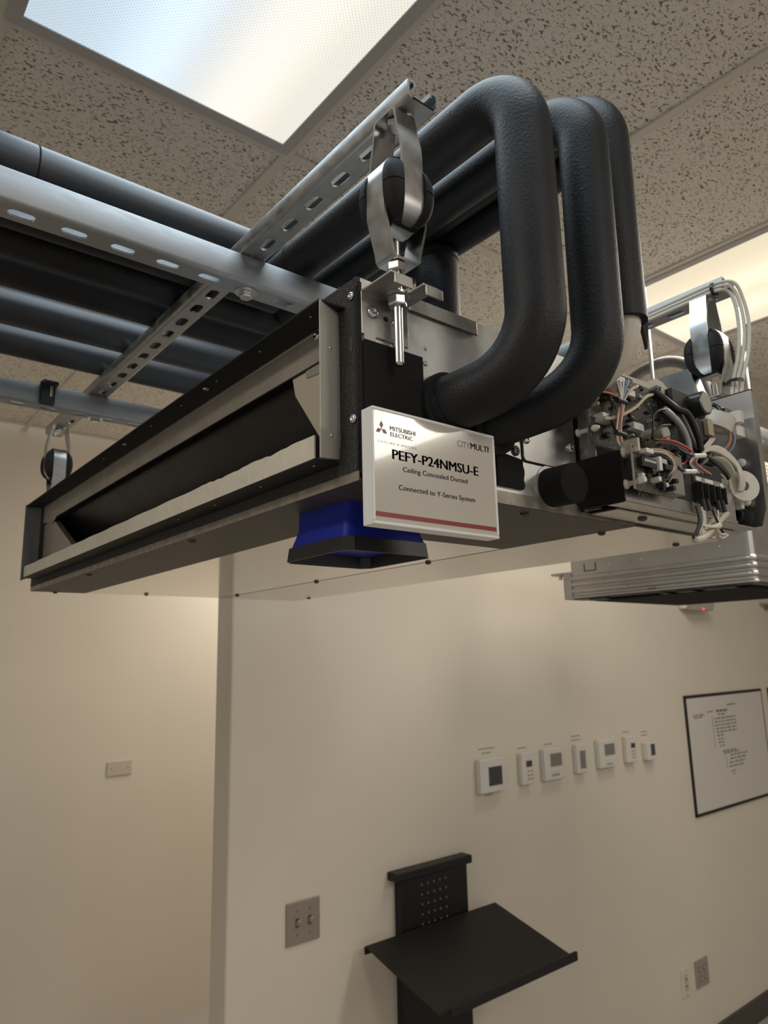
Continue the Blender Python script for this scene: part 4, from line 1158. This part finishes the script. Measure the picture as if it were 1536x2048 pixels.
    ('wire', 'black', 0.0014, [(0.8889, 0.448, 2.0734), (0.8864, 0.444, 2.0535), (0.8894, 0.44, 2.0419), (0.8945, 0.438, 2.023), (0.8998, 0.437, 2.0086)]),
    ('wire', 'white', 0.0013, [(0.8683, 0.43, 1.9963), (0.8464, 0.428, 1.9811), (0.8547, 0.428, 1.974), (0.8704, 0.43, 1.9715)]),
    ('wire', 'bluegrey', 0.0013, [(0.8722, 0.43, 1.9969), (0.8514, 0.428, 1.9819), (0.8624, 0.428, 1.9751), (0.8808, 0.43, 1.9724)]),
    ('wire', 'red', 0.0013, [(0.8762, 0.43, 1.9976), (0.8566, 0.428, 1.9827), (0.8702, 0.428, 1.9763), (0.8913, 0.43, 1.9733)]),
    ('wire', 'tan', 0.0013, [(0.8802, 0.43, 1.9982), (0.8617, 0.428, 1.9836), (0.8781, 0.428, 1.9775), (0.902, 0.43, 1.9741)]),
    ('wire', 'black', 0.0022, [(0.9024, 0.436, 2.0054), (0.9085, 0.432, 1.9966), (0.9337, 0.432, 1.9888), (0.9606, 0.436, 1.9797), (0.9743, 0.44, 1.9613), (1.0039, 0.447, 1.945)]),
    ('wire', 'black', 0.0015, [(0.7148, 0.452, 2.0488), (0.7179, 0.448, 2.0346), (0.7096, 0.447, 2.0166), (0.7226, 0.45, 2.0052)]),
    ('wire', 'tan', 0.0015, [(0.7206, 0.452, 2.0463), (0.726, 0.448, 2.0338), (0.7155, 0.447, 2.0153), (0.7297, 0.45, 2.0047)]),
    ('wire', 'black', 0.0015, [(0.7263, 0.452, 2.0438), (0.7341, 0.448, 2.033), (0.7214, 0.447, 2.014), (0.7368, 0.45, 2.0041)]),
    ('wire', 'black', 0.0016, [(0.8399, 0.424, 1.9239), (0.8408, 0.422, 1.9124), (0.838, 0.421, 1.9027), (0.831, 0.421, 1.8927), (0.8231, 0.423, 1.8826)]),
    ('wire', 'black', 0.0014, [(0.8403, 0.423, 1.9232), (0.8423, 0.421, 1.9112), (0.8393, 0.42, 1.9008), (0.8309, 0.42, 1.8901), (0.8258, 0.422, 1.882)]),
    ('wire', 'white', 0.0014, [(0.8547, 0.424, 1.9244), (0.8526, 0.422, 1.9106), (0.8472, 0.421, 1.9005), (0.8346, 0.42, 1.8905), (0.8371, 0.42, 1.8858)]),
    ('wire', 'white', 0.0014, [(0.8585, 0.424, 1.9248), (0.8564, 0.422, 1.911), (0.8522, 0.421, 1.901), (0.8407, 0.42, 1.891), (0.8421, 0.42, 1.8862)]),
    ('wire', 'black', 0.0016, [(0.8815, 0.424, 1.9262), (0.8807, 0.421, 1.9153), (0.8853, 0.42, 1.9054), (0.8945, 0.42, 1.8954)]),
    ('wire', 'white', 0.0014, [(0.8999, 0.425, 1.9298), (0.8901, 0.422, 1.9139), (0.8801, 0.42, 1.8997), (0.8887, 0.42, 1.8929), (0.9034, 0.42, 1.8942)]),
    ('wire', 'white', 0.0013, [(0.8828, 0.42, 1.8898), (0.8928, 0.42, 1.8882), (0.9093, 0.421, 1.8936)]),
    ('cable', 'white', 0.0042, [(0.9796, 0.445, 1.9355), (0.9433, 0.436, 1.9272), (0.9117, 0.43, 1.9148), (0.8771, 0.425, 1.899), (0.8463, 0.421, 1.8855), (0.8254, 0.422, 1.8802)]),
    ('cable', 'white', 0.0035, [(0.9686, 0.445, 1.9315), (0.9224, 0.437, 1.9224), (0.894, 0.432, 1.9121), (0.8706, 0.428, 1.9001), (0.8426, 0.424, 1.8869)]),
]

for nm, c, r, pts in WIRES:
    MB().tube(smooth_path(pts, 5), r, 8).build(nm, WCOL[c], CB, smooth='all')
m = MB()
for k in range(7):
    a = 2*math.pi*k/7
    m.tube(smooth_path([(0.845+0.004*math.cos(a), 0.4215+0.003*math.sin(a), 1.8975+0.002*math.sin(2*a)), (0.862, 0.4195+0.002*math.cos(a), 1.899), (0.885, 0.4190+0.0025*math.sin(a), 1.9030+0.0025*math.cos(a))], 4), 0.0017, 6)
m.build('wire_ends', WCOL['white'], CB, smooth='all')
MB().add([(0.842, 0.421, 1.899), (0.850, 0.420, 1.8975), (0.853, 0.420, 1.887), (0.8475, 0.421, 1.8845), (0.846, 0.4213, 1.890), (0.8420, 0.4195, 1.899)], [(0, 1, 4), (1, 2, 3, 4)]).build('paper_scrap', WCOL['white'], CB)
def tie(p0, p1, r, m=BLACKPL, nm='cable_tie'):
    return MB().cyl(p0, p1, r, 12).build(nm, m, CB, smooth=True)
tie((0.7160, 0.4410, 2.0400), (0.7340, 0.4410, 2.0395), 0.0034)
tie((0.7040, 0.4390, 1.9975), (0.7230, 0.4390, 1.9965), 0.0034)
tie((0.8559, 0.428, 1.9911), (0.8863, 0.428, 1.9968), 0.0032, WHITEPL, 'wire_tag')
tie((0.8134, 0.420, 1.9629), (0.8417, 0.420, 1.9671), 0.0030, WHITEPL, 'wire_tag')
# clamp-on ferrites
fe = MB()
def ring_mesh(c, ax, ro, ri, d, n=28):
    return MB().lathe(Vector(c), ax, [(0, ri), (0, ro), (d, ro), (d, ri), (0, ri)], n, cap=False)
FW = mat('ferrite_shell', (0.60, 0.56, 0.48), 0.45)
ring_mesh((0.9870, 0.4360, 1.9672), (-0.55, -0.83, 0.05), 0.0215, 0.0070, 0.016).build('ferrite_clamp', FW, CB, smooth=True)
MB().box(0.958, 0.968, 0.432, 0.442, 1.962, 1.976).build('ferrite_latch', FW, CB, bevel=0.001)
MB().box(0.979, 0.988, 0.430, 0.440, 1.938, 1.9475).build('ferrite_latch', FW, CB, bevel=0.001)
ring_mesh((0.9800, 0.4520, 2.0560), (0.25, -0.35, 0.90), 0.0200, 0.0085, 0.021).build('ferrite_clamp', FW, CB, smooth=True)
MB().box(1.000, 1.012, 0.426, 0.446, 2.0640, 2.0820).build('ferrite_latch', FW, CB, bevel=0.0012)
MB().box(1.004, 1.0295, 0.434, 0.446, 2.0480, 2.0640).build('ferrite_latch', WHITEPL, CB, bevel=0.0015)
for z, y in ((2.0120, 0.443), (1.9545, 0.443)):
    MB().lathe((1.0298, y, z), (-1, 0, 0), [(0, 0.0035), (0.004, 0.0035), (0.0045, 0.0062), (0.008, 0.0055), (0.0095, 0.0030)], 14).build('plastic_stud', WHITEPL, CB, smooth=True)
MB().lathe((1.0298, 0.4580, 1.9365), (-1, 0, 0), [(0, 0.0190), (0.003, 0.0190), (0.004, 0.0165), (0.009, 0.0165), (0.010, 0.0130), (0.016, 0.0120), (0.016, 0.0080), (0.008, 0.0080)], 24).build('cable_grommet', BLACKPL, CB, smooth=True)

# ------------------------------------------------------------------ white cables along the rear strut
paths = []
GR = 'white cables over the rear strut'
for k, (dy, lb) in enumerate(((0.0, 'outermost white cable drooping over the end of the rear strut'), (0.006, 'middle white cable over the end of the rear strut'), (0.012, 'innermost white cable beside the rear hanger'))):
    pts = [(1.0470, 0.640, 2.3110-0.0062*k), (1.0460, 0.585, 2.3040-0.0060*k), (1.0450, 0.520, 2.3045-0.0060*k), (1.0480, 0.462, 2.3070-0.0060*k), (1.0600, 0.436+dy, 2.3030-0.004*k), (1.0720-dy*0.5, 0.430+dy*0.9, 2.2760), (1.0760-dy*0.6, 0.428+dy, 2.2350), (1.0720-dy*0.5, 0.433+dy, 2.1900), (1.0620-dy*0.4, 0.441+dy, 2.1500), (1.0570-dy*0.3, 0.445+dy, 2.1190), (1.0530, 0.447+dy, 2.06)]
    o = MB().tube(smooth_path(pts, 6), 0.0028, 8).build('white_cable', WCOL['white'], base=(1.0525, 0.455, 2.06), smooth='all')
    tag(o, lb, 'cable', GR)
o = MB().lathe((1.0515, 0.4600, 2.3005), (0, 1, 0), [(0, 0.0095), (0.0, 0.0105), (0.005, 0.0105), (0.005, 0.0095)], 14, cap=False).build('cable_tie', BLACKPL, base=(1.0515, 0.46, 2.30))
tag(o, 'black tie holding the white cables at the end of the rear strut', 'cable tie', 'black cable ties')
o = MB().lathe((1.0585, 0.4510, 2.148), (0, 0, -1), [(0, 0.0105), (0, 0.0120), (0.005, 0.0120), (0.005, 0.0105)], 14, cap=False).build('cable_tie', BLACKPL, base=(1.056, 0.448, 2.143))
tag(o, 'black tie around the white cables just above the control box', 'cable tie', 'black cable ties')
# clip on the far strut
t = thing('pipe_clip', (0.33, 1.447, 2.25), 'small black clip clamped on the far strut', 'clip')
MB().box(0.318, 0.346, 1.440, 1.4495, 2.252, 2.300).build('clip_body', BLACKPL, t, bevel=0.003)
MB().box(0.322, 0.352, 1.440, 1.475, 2.2946, 2.304).build('clip_top', BLACKPL, t, bevel=0.003)
MB().cyl((0.338, 1.4395, 2.268), (0.338, 1.4395, 2.290), 0.003, 10).build('clip_screw', ZINC, t, smooth=True)

# ================================================================== background cassette unit
CX0, CX1, CY0, CY1, CZ0, CZ1 = 1.95, 2.52, 0.843, 1.425, 1.925, 2.150
K = thing('cassette_unit', ((CX0+CX1)/2, (CY0+CY1)/2, CZ0), 'ribbed steel ceiling cassette hanging behind the control box', 'air unit')
prof = [(0.0, CZ1), (0.0, 2.004)]
for zc in (1.990, 1.970, 1.948):
    prof += [(0.0, zc+0.0085), (-0.0035, zc+0.0055), (-0.0055, zc), (-0.0035, zc-0.0055), (0.0, zc-0.0085)]
prof += [(0.0, 1.934), (-0.004, 1.930), (-0.004, CZ0)]
cr = 0.018
rs = []
def cass_pt(d, s):
    """point on outline at parameter list; d = outward offset (negative = outward)"""
    o = -d
    pts = [(CX0-o, CY1), (CX0-o, CY0+cr)]
    for k in range(1, 6):
        an = math.radians(180+90*k/6)
        pts.append((CX0+cr+(cr+o)*math.cos(an), CY0+cr+(cr+o)*math.sin(an)))
    pts += [(CX0+cr, CY0-o), (CX1, CY0-o)]
    return pts
lines = [[(x, y, z) for x, y in cass_pt(d, 0)] for d, z in prof]
n = len(lines[0])
vs = [p for l in lines for p in l]
fs = [(a*n+i, a*n+i+1, (a+1)*n+i+1, (a+1)*n+i) for a in range(len(lines)-1) for i in range(n-1)]
MB().add(vs, fs).build('ribbed_shell', STEELBOX, K, smooth=True)
MB().box(CX0+0.001, CX1, CY0+0.001, CY1, CZ1-0.002, CZ1).build('top_panel', GALV, K)
MB().box(CX0+0.001, CX1, CY1-0.002, CY1, CZ0+0.001, CZ1-0.002).build('far_panel', GALV, K)
MB().box(CX0+0.002, CX1, CY0+0.002, CY1-0.002, CZ0-0.004, CZ0+0.004).build('bottom_frame', mat('cassette_plastic', (0.10, 0.095, 0.085), 0.5), K)
MB().box(CX0+0.03, CX1-0.03, CY0+0.03, CY1-0.06, CZ0-0.012, CZ0-0.004).build('drain_pan', BLACKFOAM, K, bevel=0.004)
for y, l in ((0.90, 0.09), (1.02, 0.05), (1.10, 0.02), (1.30, 0.06)):
    MB().box(CX0-0.003, CX0+0.03, y, y+l, CZ0-0.010, CZ0-0.004).build('bottom_clip', BLACKPL, K)
MB().box(CX0-0.002, CX0+0.002, 1.13, 1.16, 1.9295, 1.9345).build('slot', DARKFLANGE, K)
MB().box(CX0-0.0065, CX0+0.10, CY1, CY1+0.030, CZ0-0.002, 2.012).build('corner_bracket', GALV2, K, bevel=0.002)
MB().box(CX0-0.010, CX0+0.06, CY1+0.030, CY1+0.075, 2.005, 2.012).build('corner_bracket', GALV2, K)
MB().cyl((CX0, CY1+0.045, 2.005), (CX0, CY1+0.045, 1.990), 0.006, 10).build('bracket_nut', GALV2, K)
m = MB()
for a in ((0, 1.372, 1.375, 2.010, 2.034), (0, 1.330, 1.333, 2.010, 2.034), (0, 1.330, 1.375, 2.008, 2.011)):
    m.box(CX0-0.0008, CX0+0.0004, a[1], a[2], a[3], a[4])
m.build('knockout_slot', DARKFLANGE, K)
for y, z in ((1.39, 2.021), (1.28, 2.022), (1.17, 2.024), (0.93, 2.03)):
    pan_screw(K, (CX0, y, z), (-1, 0, 0), 0.004)
for x, y, s in ((CX0+0.08, 0.86, ''), ):
    pass
# white box and strut at the right edge, above the cassette
t = thing('valve_box', (2.5, 1.05, CZ1), 'pale box with a black round socket on top of the cassette', 'box')
MB().box(2.395, 2.515, 0.985, 1.30, CZ1, 2.365).build('box_body', IVORY, t, bevel=0.004)
for k in range(4):
    MB().box(2.41, 2.51, 0.9825, 0.9855, 2.318+0.011*k, 2.323+0.011*k).build('louvre', mat('louvre_pale', (0.75, 0.70, 0.60), 0.4), t)
MB().lathe((2.488, 0.985, 2.262), (0, -1, 0), [(0, 0.046), (0.03, 0.046), (0.03, 0.038), (0.01, 0.036)], 24).build('round_socket', BLACKPL, t, smooth=True)
o = strut('strut_channel', 'x', (2.36, 0.97, 2.436), 0.9, 0.041, STRUT, 'zinc strut at the right edge beyond the control box', first_slot=0.03, pitch=0.0565)
for x in (2.42, 3.1):
    tag(MB().cyl((x, 0.9905, 2.4362), (x, 0.9905, ZC), 0.0055, 10).build('ceiling_rod', ZINC, base=(x, 0.9905, 2.4362), smooth=True), 'threaded rod carrying the strut at the right edge, %s one' % ('left' if x < 3 else 'right'), 'rod', 'rods of the right-hand strut')

# ================================================================== things on the partition wall
YW = YB0
def thermostat(x0, x1, z0, z1, d, scr, scr_m, label, buttons=(), caption=(), lower=None, knob=None):
    t = thing('thermostat', ((x0+x1)/2, YW, z0), label, 'thermostat', 'controls in a row on the wall')
    MB().box(x0+0.004, x1-0.004, YW-0.006, YW, z0+0.004, z1-0.004).build('mounting_plate', IVORY, t)
    MB().prism([(x0, YW-0.005, z0), (x1, YW-0.005, z0), (x1, YW-0.005, z1), (x0, YW-0.005, z1)], (0, -d, 0)).build('body', THERM, t, bevel=0.003)
    yf = YW-0.005-d
    sx0, sx1, sz0, sz1 = scr
    MB().box(sx0-0.002, sx1+0.002, yf-0.0006, yf+0.001, sz0-0.002, sz1+0.002).build('screen_bezel', mat('bezel_grey', (0.42, 0.40, 0.36), 0.4), t)
    MB().box(sx0, sx1, yf-0.0010, yf, sz0, sz1).build('screen', scr_m, t)
    for bx, bz, bw, bh in buttons:
        MB().box(bx-bw/2, bx+bw/2, yf-0.0018, yf+0.0004, bz-bh/2, bz+bh/2).build('button', mat('button_grey', (0.30, 0.28, 0.25), 0.4), t)
    if lower:
        MB().box(lower[0], lower[1], yf-0.0012, yf+0.0004, lower[2], lower[3]).build('flap', mat('flap_white', (0.62, 0.60, 0.54), 0.4), t)
    if knob:
        MB().cyl((x1-0.001, YW-0.012, knob), (x1+0.012, YW-0.014, knob-0.006), 0.008, 12).build('side_hook', THERM, t, smooth=True)
    for cz, cw in caption:
        xc = (x0+x1)/2
        m = MB()
        k = xc-cw/2
        while k < xc+cw/2:
            l = random.uniform(0.006, 0.014)
            m.box(k, min(k+l, xc+cw/2), YW-0.0006, YW-0.0001, cz-0.0028, cz+0.0028)
            k += l+0.003
        m.build('caption', INKGREY, t)
    return t
btn6 = lambda x, z, dx, dz: [(x+dx*i, z-dz*j, dx*0.55, dz*0.4) for i in range(2) for j in range(3)]
thermostat(1.937, 2.067, 1.271, 1.386, 0.024, (1.979, 2.048, 1.294, 1.357), LCD, 'largest wall control with a square dark screen, leftmost of the row', caption=((1.418, 0.085), (1.403, 0.05), (1.258, 0.04)))
thermostat(2.166, 2.230, 1.273, 1.386, 0.020, (2.190, 2.222, 1.336, 1.357), LCD, 'slim wall control with a small square screen, second in the row', buttons=btn6(2.200, 1.320, 0.018, 0.014), caption=((1.402, 0.055),))
thermostat(2.297, 2.414, 1.272, 1.388, 0.022, (2.332, 2.400, 1.322, 1.368), LCDG, 'boxy wall control with grey screen and lower buttons, third in the row', buttons=[(2.340+0.012*k, 1.290, 0.008, 0.008) for k in range(4)], lower=(2.330, 2.402, 1.302, 1.312), caption=((1.402, 0.05),))
thermostat(2.504, 2.567, 1.276, 1.388, 0.020, (2.523, 2.558, 1.294, 1.361), LCDG, 'narrow wall control with a tall dark screen, fourth in the row', caption=((1.418, 0.06), (1.403, 0.06)))
thermostat(2.656, 2.777, 1.279, 1.392, 0.022, (2.692, 2.762, 1.328, 1.372), LCDG, 'boxy wall control with grey screen and wide flap, fifth in the row', lower=(2.690, 2.764, 1.305, 1.314), buttons=[(2.705+0.014*k, 1.292, 0.009, 0.007) for k in range(3)])
thermostat(2.860, 2.928, 1.280, 1.390, 0.020, (2.891, 2.922, 1.340, 1.359), LCD, 'slim wall control with tiny screen and buttons, sixth in the row', buttons=btn6(2.898, 1.326, 0.016, 0.013), caption=((1.405, 0.05),))
thermostat(3.008, 3.076, 1.276, 1.351, 0.026, (3.036, 3.068, 1.295, 1.343), LCD, 'smallest wall control with a hook on its side, rightmost of the row', knob=1.318, caption=((1.395, 0.045), (1.380, 0.05)))

# switch plate with two toggles
t = thing('switch_plate', (1.211, YW, 0.965), 'taupe double switch plate below the unit, left of the black shelf', 'switch')
MB().box(1.155, 1.267, YW-0.006, YW, 0.965, 1.077).build('plate', TAUPE, t, bevel=0.0025)
for x in (1.190, 1.232):
    MB().box(x-0.0055, x+0.0055, YW-0.0075, YW-0.0058, 1.009, 1.033).build('toggle_slot', mat('toggle_dark', (0.09, 0.075, 0.065), 0.5), t)
    MB().prism([(x-0.0042, YW-0.0072, 1.014), (x-0.0042, YW-0.0072, 1.026), (x-0.0042, YW-0.0185, 1.033), (x-0.0042, YW-0.0175, 1.026)], (0.0084, 0, 0)).build('toggle', mat('toggle_tan', (0.42, 0.36, 0.29), 0.35), t, bevel=0.001)
    for dz in (0.9905, 1.0515):
        pan_screw(t, (x, YW-0.0060, dz), (0, -1, 0), 0.003, mat('plate_screw', (0.14, 0.12, 0.10), 0.4))
# data outlets low on the wall
t = thing('wall_outlet', (3.183, YW, 0.277), 'narrow ivory outlet plate low on the wall at the lower right', 'outlet')
MB().box(3.150, 3.216, YW-0.006, YW, 0.277, 0.388).build('plate', IVORY, t, bevel=0.0025)
MB().box(3.167, 3.199, YW-0.0075, YW-0.0055, 0.298, 0.366).build('insert', mat('insert_grey', (0.50, 0.46, 0.39), 0.45), t, bevel=0.001)
for dz in (0.318, 0.345):
    MB().box(3.179, 3.187, YW-0.0080, YW-0.0070, dz-0.004, dz+0.004).build('socket_hole', DARKFLANGE, t)
for dz in (0.284, 0.381):
    pan_screw(t, (3.183, YW-0.006, dz), (0, -1, 0), 0.003, MATS['plate_screw'])
t = thing('wall_outlet', (3.325, YW, 0.279), 'square grey outlet plate with four jacks at the lower right', 'outlet')
MB().box(3.269, 3.381, YW-0.006, YW, 0.279, 0.389).build('plate', mat('grey_plate', (0.30, 0.27, 0.225), 0.45), t, bevel=0.0025)
for x in (3.303, 3.345):
    for z in (0.315, 0.352):
        MB().lathe((x, YW-0.0058, z), (0, -1, 0), [(0, 0.0130), (0.0025, 0.0125), (0.003, 0.010)], 20).build('jack', mat('jack_grey', (0.22, 0.195, 0.165), 0.45), t, smooth=True)
        MB().box(x-0.0055, x+0.0055, YW-0.0095, YW-0.0085, z-0.004, z+0.003).build('jack_slot', mat('jack_light', (0.48, 0.44, 0.38), 0.45), t)
# blank plate on the far wall
t = thing('blank_plate', (1.344, YA, 1.200), 'blank ivory plate on the left-hand wall', 'wall plate')
MB().box(1.281, 1.407, YA-0.006, YA, 1.200, 1.272).build('plate', mat('blank_plate_paint', (0.50, 0.44, 0.36), 0.45), t, bevel=0.003)
for x in (1.302, 1.386):
    pan_screw(t, (x, YA-0.006, 1.236), (0, -1, 0), 0.003, MATS['plate_screw'])
# framed wiring diagrams
def framed(x0, x1, z0, z1, label, lines=True):
    t = thing('framed_diagram', ((x0+x1)/2, YW, z0), label, 'picture', 'framed diagrams')
    b = 0.014
    MB().box(x0, x1, YW-0.008, YW, z0, z0+b).build('frame_bar', BLACKMETAL, t)
    MB().box(x0, x1, YW-0.008, YW, z1-b, z1).build('frame_bar', BLACKMETAL, t)
    MB().box(x0, x0+b, YW-0.008, YW, z0+b, z1-b).build('frame_bar', BLACKMETAL, t)
    MB().box(x1-b*0.4, x1, YW-0.008, YW, z0+b, z1-b).build('frame_bar', BLACKMETAL, t)
    MB().box(x0+b, x1-b*0.4, YW-0.0065, YW-0.002, z0+b, z1-b).build('sheet', PAPER, t)
    if lines:
        W_, H_ = x1-x0, z1-z0
        m = MB()
        yl = YW-0.0068
        def mark(u0, u1, v, h=0.004, brk=True):
            k = u0
            while k < u1:
                l = random.uniform(0.02, 0.05) if brk else u1-u0
                m.box(x0+k*W_, x0+min(k+l, u1)*W_, yl, yl+0.0002, z0+v*H_-h, z0+v*H_+h)
                k += l+0.012
        mark(0.50, 0.62, 0.885, 0.0035, False)
        mark(0.36, 0.50, 0.845); mark(0.36, 0.50, 0.835); mark(0.25, 0.32, 0.842); mark(0.38, 0.48, 0.808)
        mark(0.08, 0.22, 0.825); mark(0.09, 0.20, 0.805)
        for k, (a, b_) in enumerate(((0.33, 0.60), (0.33, 0.60), (0.33, 0.61), (0.34, 0.60), (0.34, 0.60), (0.34, 0.42), (0.35, 0.42), (0.35, 0.42), (0.36, 0.42))):
            mark(a, b_, 0.775-0.030*k)
        mark(0.39, 0.56, 0.485); mark(0.40, 0.60, 0.466)
        for k in range(4):
            mark(0.48-0.01*k, 0.70-0.02*k, 0.44-0.032*k)
        mark(0.47, 0.53, 0.300); mark(0.49, 0.51, 0.275)
        m.box(x0+0.300*W_, x0+0.306*W_, yl, yl+0.0002, z0+0.53*H_, z0+0.80*H_)
        m.box(x0+0.420*W_, x0+0.425*W_, yl, yl+0.0002, z0+0.34*H_, z0+0.48*H_)
        m.build('diagram_print', mat('diagram_ink', (0.20, 0.18, 0.16), 0.4), t)
    return t
framed(3.411, 4.245, 0.973, 1.534, 'black framed pale wiring diagram on the wall at the right')
framed(4.335, 5.17, 0.973, 1.534, 'second framed diagram, only its left edge in view')
# sensor with red lamp, high on the wall
t = thing('wall_sensor', (3.58, YW, 1.94), 'white wall sensor with a tiny red lamp under the cassette', 'sensor')
MB().box(3.46, 3.71, YW-0.035, YW, 1.958, 2.03).build('body', THERM, t, bevel=0.008)
MB().prism([(3.47, YW-0.034, 1.995), (3.70, YW-0.034, 1.995), (3.68, YW-0.034, 1.950), (3.49, YW-0.034, 1.950)], (0, -0.035, 0)).build('visor', mat('visor_grey', (0.35, 0.32, 0.28), 0.3), t, bevel=0.004)
MB().cyl((3.575, YW-0.069, 1.957), (3.575, YW-0.072, 1.957), 0.006, 10).build('red_lamp', emit('red_led', (1.0, 0.05, 0.03), 1.5), t)
t = thing('wall_bracket', (4.52, YW, 1.98), 'small grey bracket on the wall at the right edge', 'bracket')
MB().box(4.38, 4.70, YW-0.03, YW, 2.000, 2.014).build('arm', mat('bracket_grey', (0.25, 0.22, 0.19), 0.5), t)
MB().box(4.44, 4.70, YW-0.02, YW, 1.975, 1.992).build('arm', mat('bracket_grey', (0.25, 0.22, 0.19), 0.5), t)

# ================================================================== black wall workstation
T = thing('wall_stand', (1.70, YW, 0.0), 'black metal wall stand with a sloping tray below the unit', 'stand')
MB().box(1.552, 1.846, 1.862, YW, 0.0, 1.070).build('back_panel', BLACKMETAL, T, bevel=0.003)
MB().box(1.524, 1.858, 1.846, YW, 1.066, 1.092).build('top_bar', BLACKMETAL, T, bevel=0.004)
m = MB()
for i in range(5):
    for j in range(6):
        m.lathe((1.640+0.0265*i, 1.8621, 1.038-0.0290*j), (0, -1, 0), [(0, 0.0034), (0.0004, 0.0034)], 8)
m.build('perforation', mat('hole_light', (0.16, 0.15, 0.14), 0.5), T)
# tray
back_y, back_z, fr_y, fr_z = 1.850, 0.918, 1.540, 0.838
tx0, tx1 = 1.402, 1.962
dn = Vector((0, -(back_z-fr_z), -(fr_y-back_y)*-1))
m = MB()
prof = [(back_y+0.004, back_z-0.022), (back_y+0.006, back_z-0.004), (back_y, back_z+0.001), (fr_y, fr_z), (fr_y-0.006, fr_z+0.0005), (fr_y-0.010, fr_z+0.007), (fr_y-0.011, fr_z+0.014)]
m.strap([(tx0+(tx1-tx0)/2, y, z) for y, z in prof], (1, 0, 0), tx1-tx0, 0.004)
m.build('tray', mat('tray_black', (0.0095, 0.0092, 0.009), 0.5, spec=0.4), T)
MB().box(tx0+0.03, tx1+0.012, fr_y-0.016, fr_y-0.006, fr_z-0.012, fr_z+0.015).build('tray_lip', BLACKMETAL, T, bevel=0.004)
MB().prism([(1.66, 1.862, 0.905), (1.66, 1.862, 0.80), (1.66, 1.62, 0.845), (1.66, 1.62, 0.853)], (0.006, 0, 0)).build('tray_arm', BLACKMETAL, T)
MB().prism([(1.74, 1.862, 0.905), (1.74, 1.862, 0.80), (1.74, 1.62, 0.845), (1.74, 1.62, 0.853)], (0.006, 0, 0)).build('tray_arm', BLACKMETAL, T)
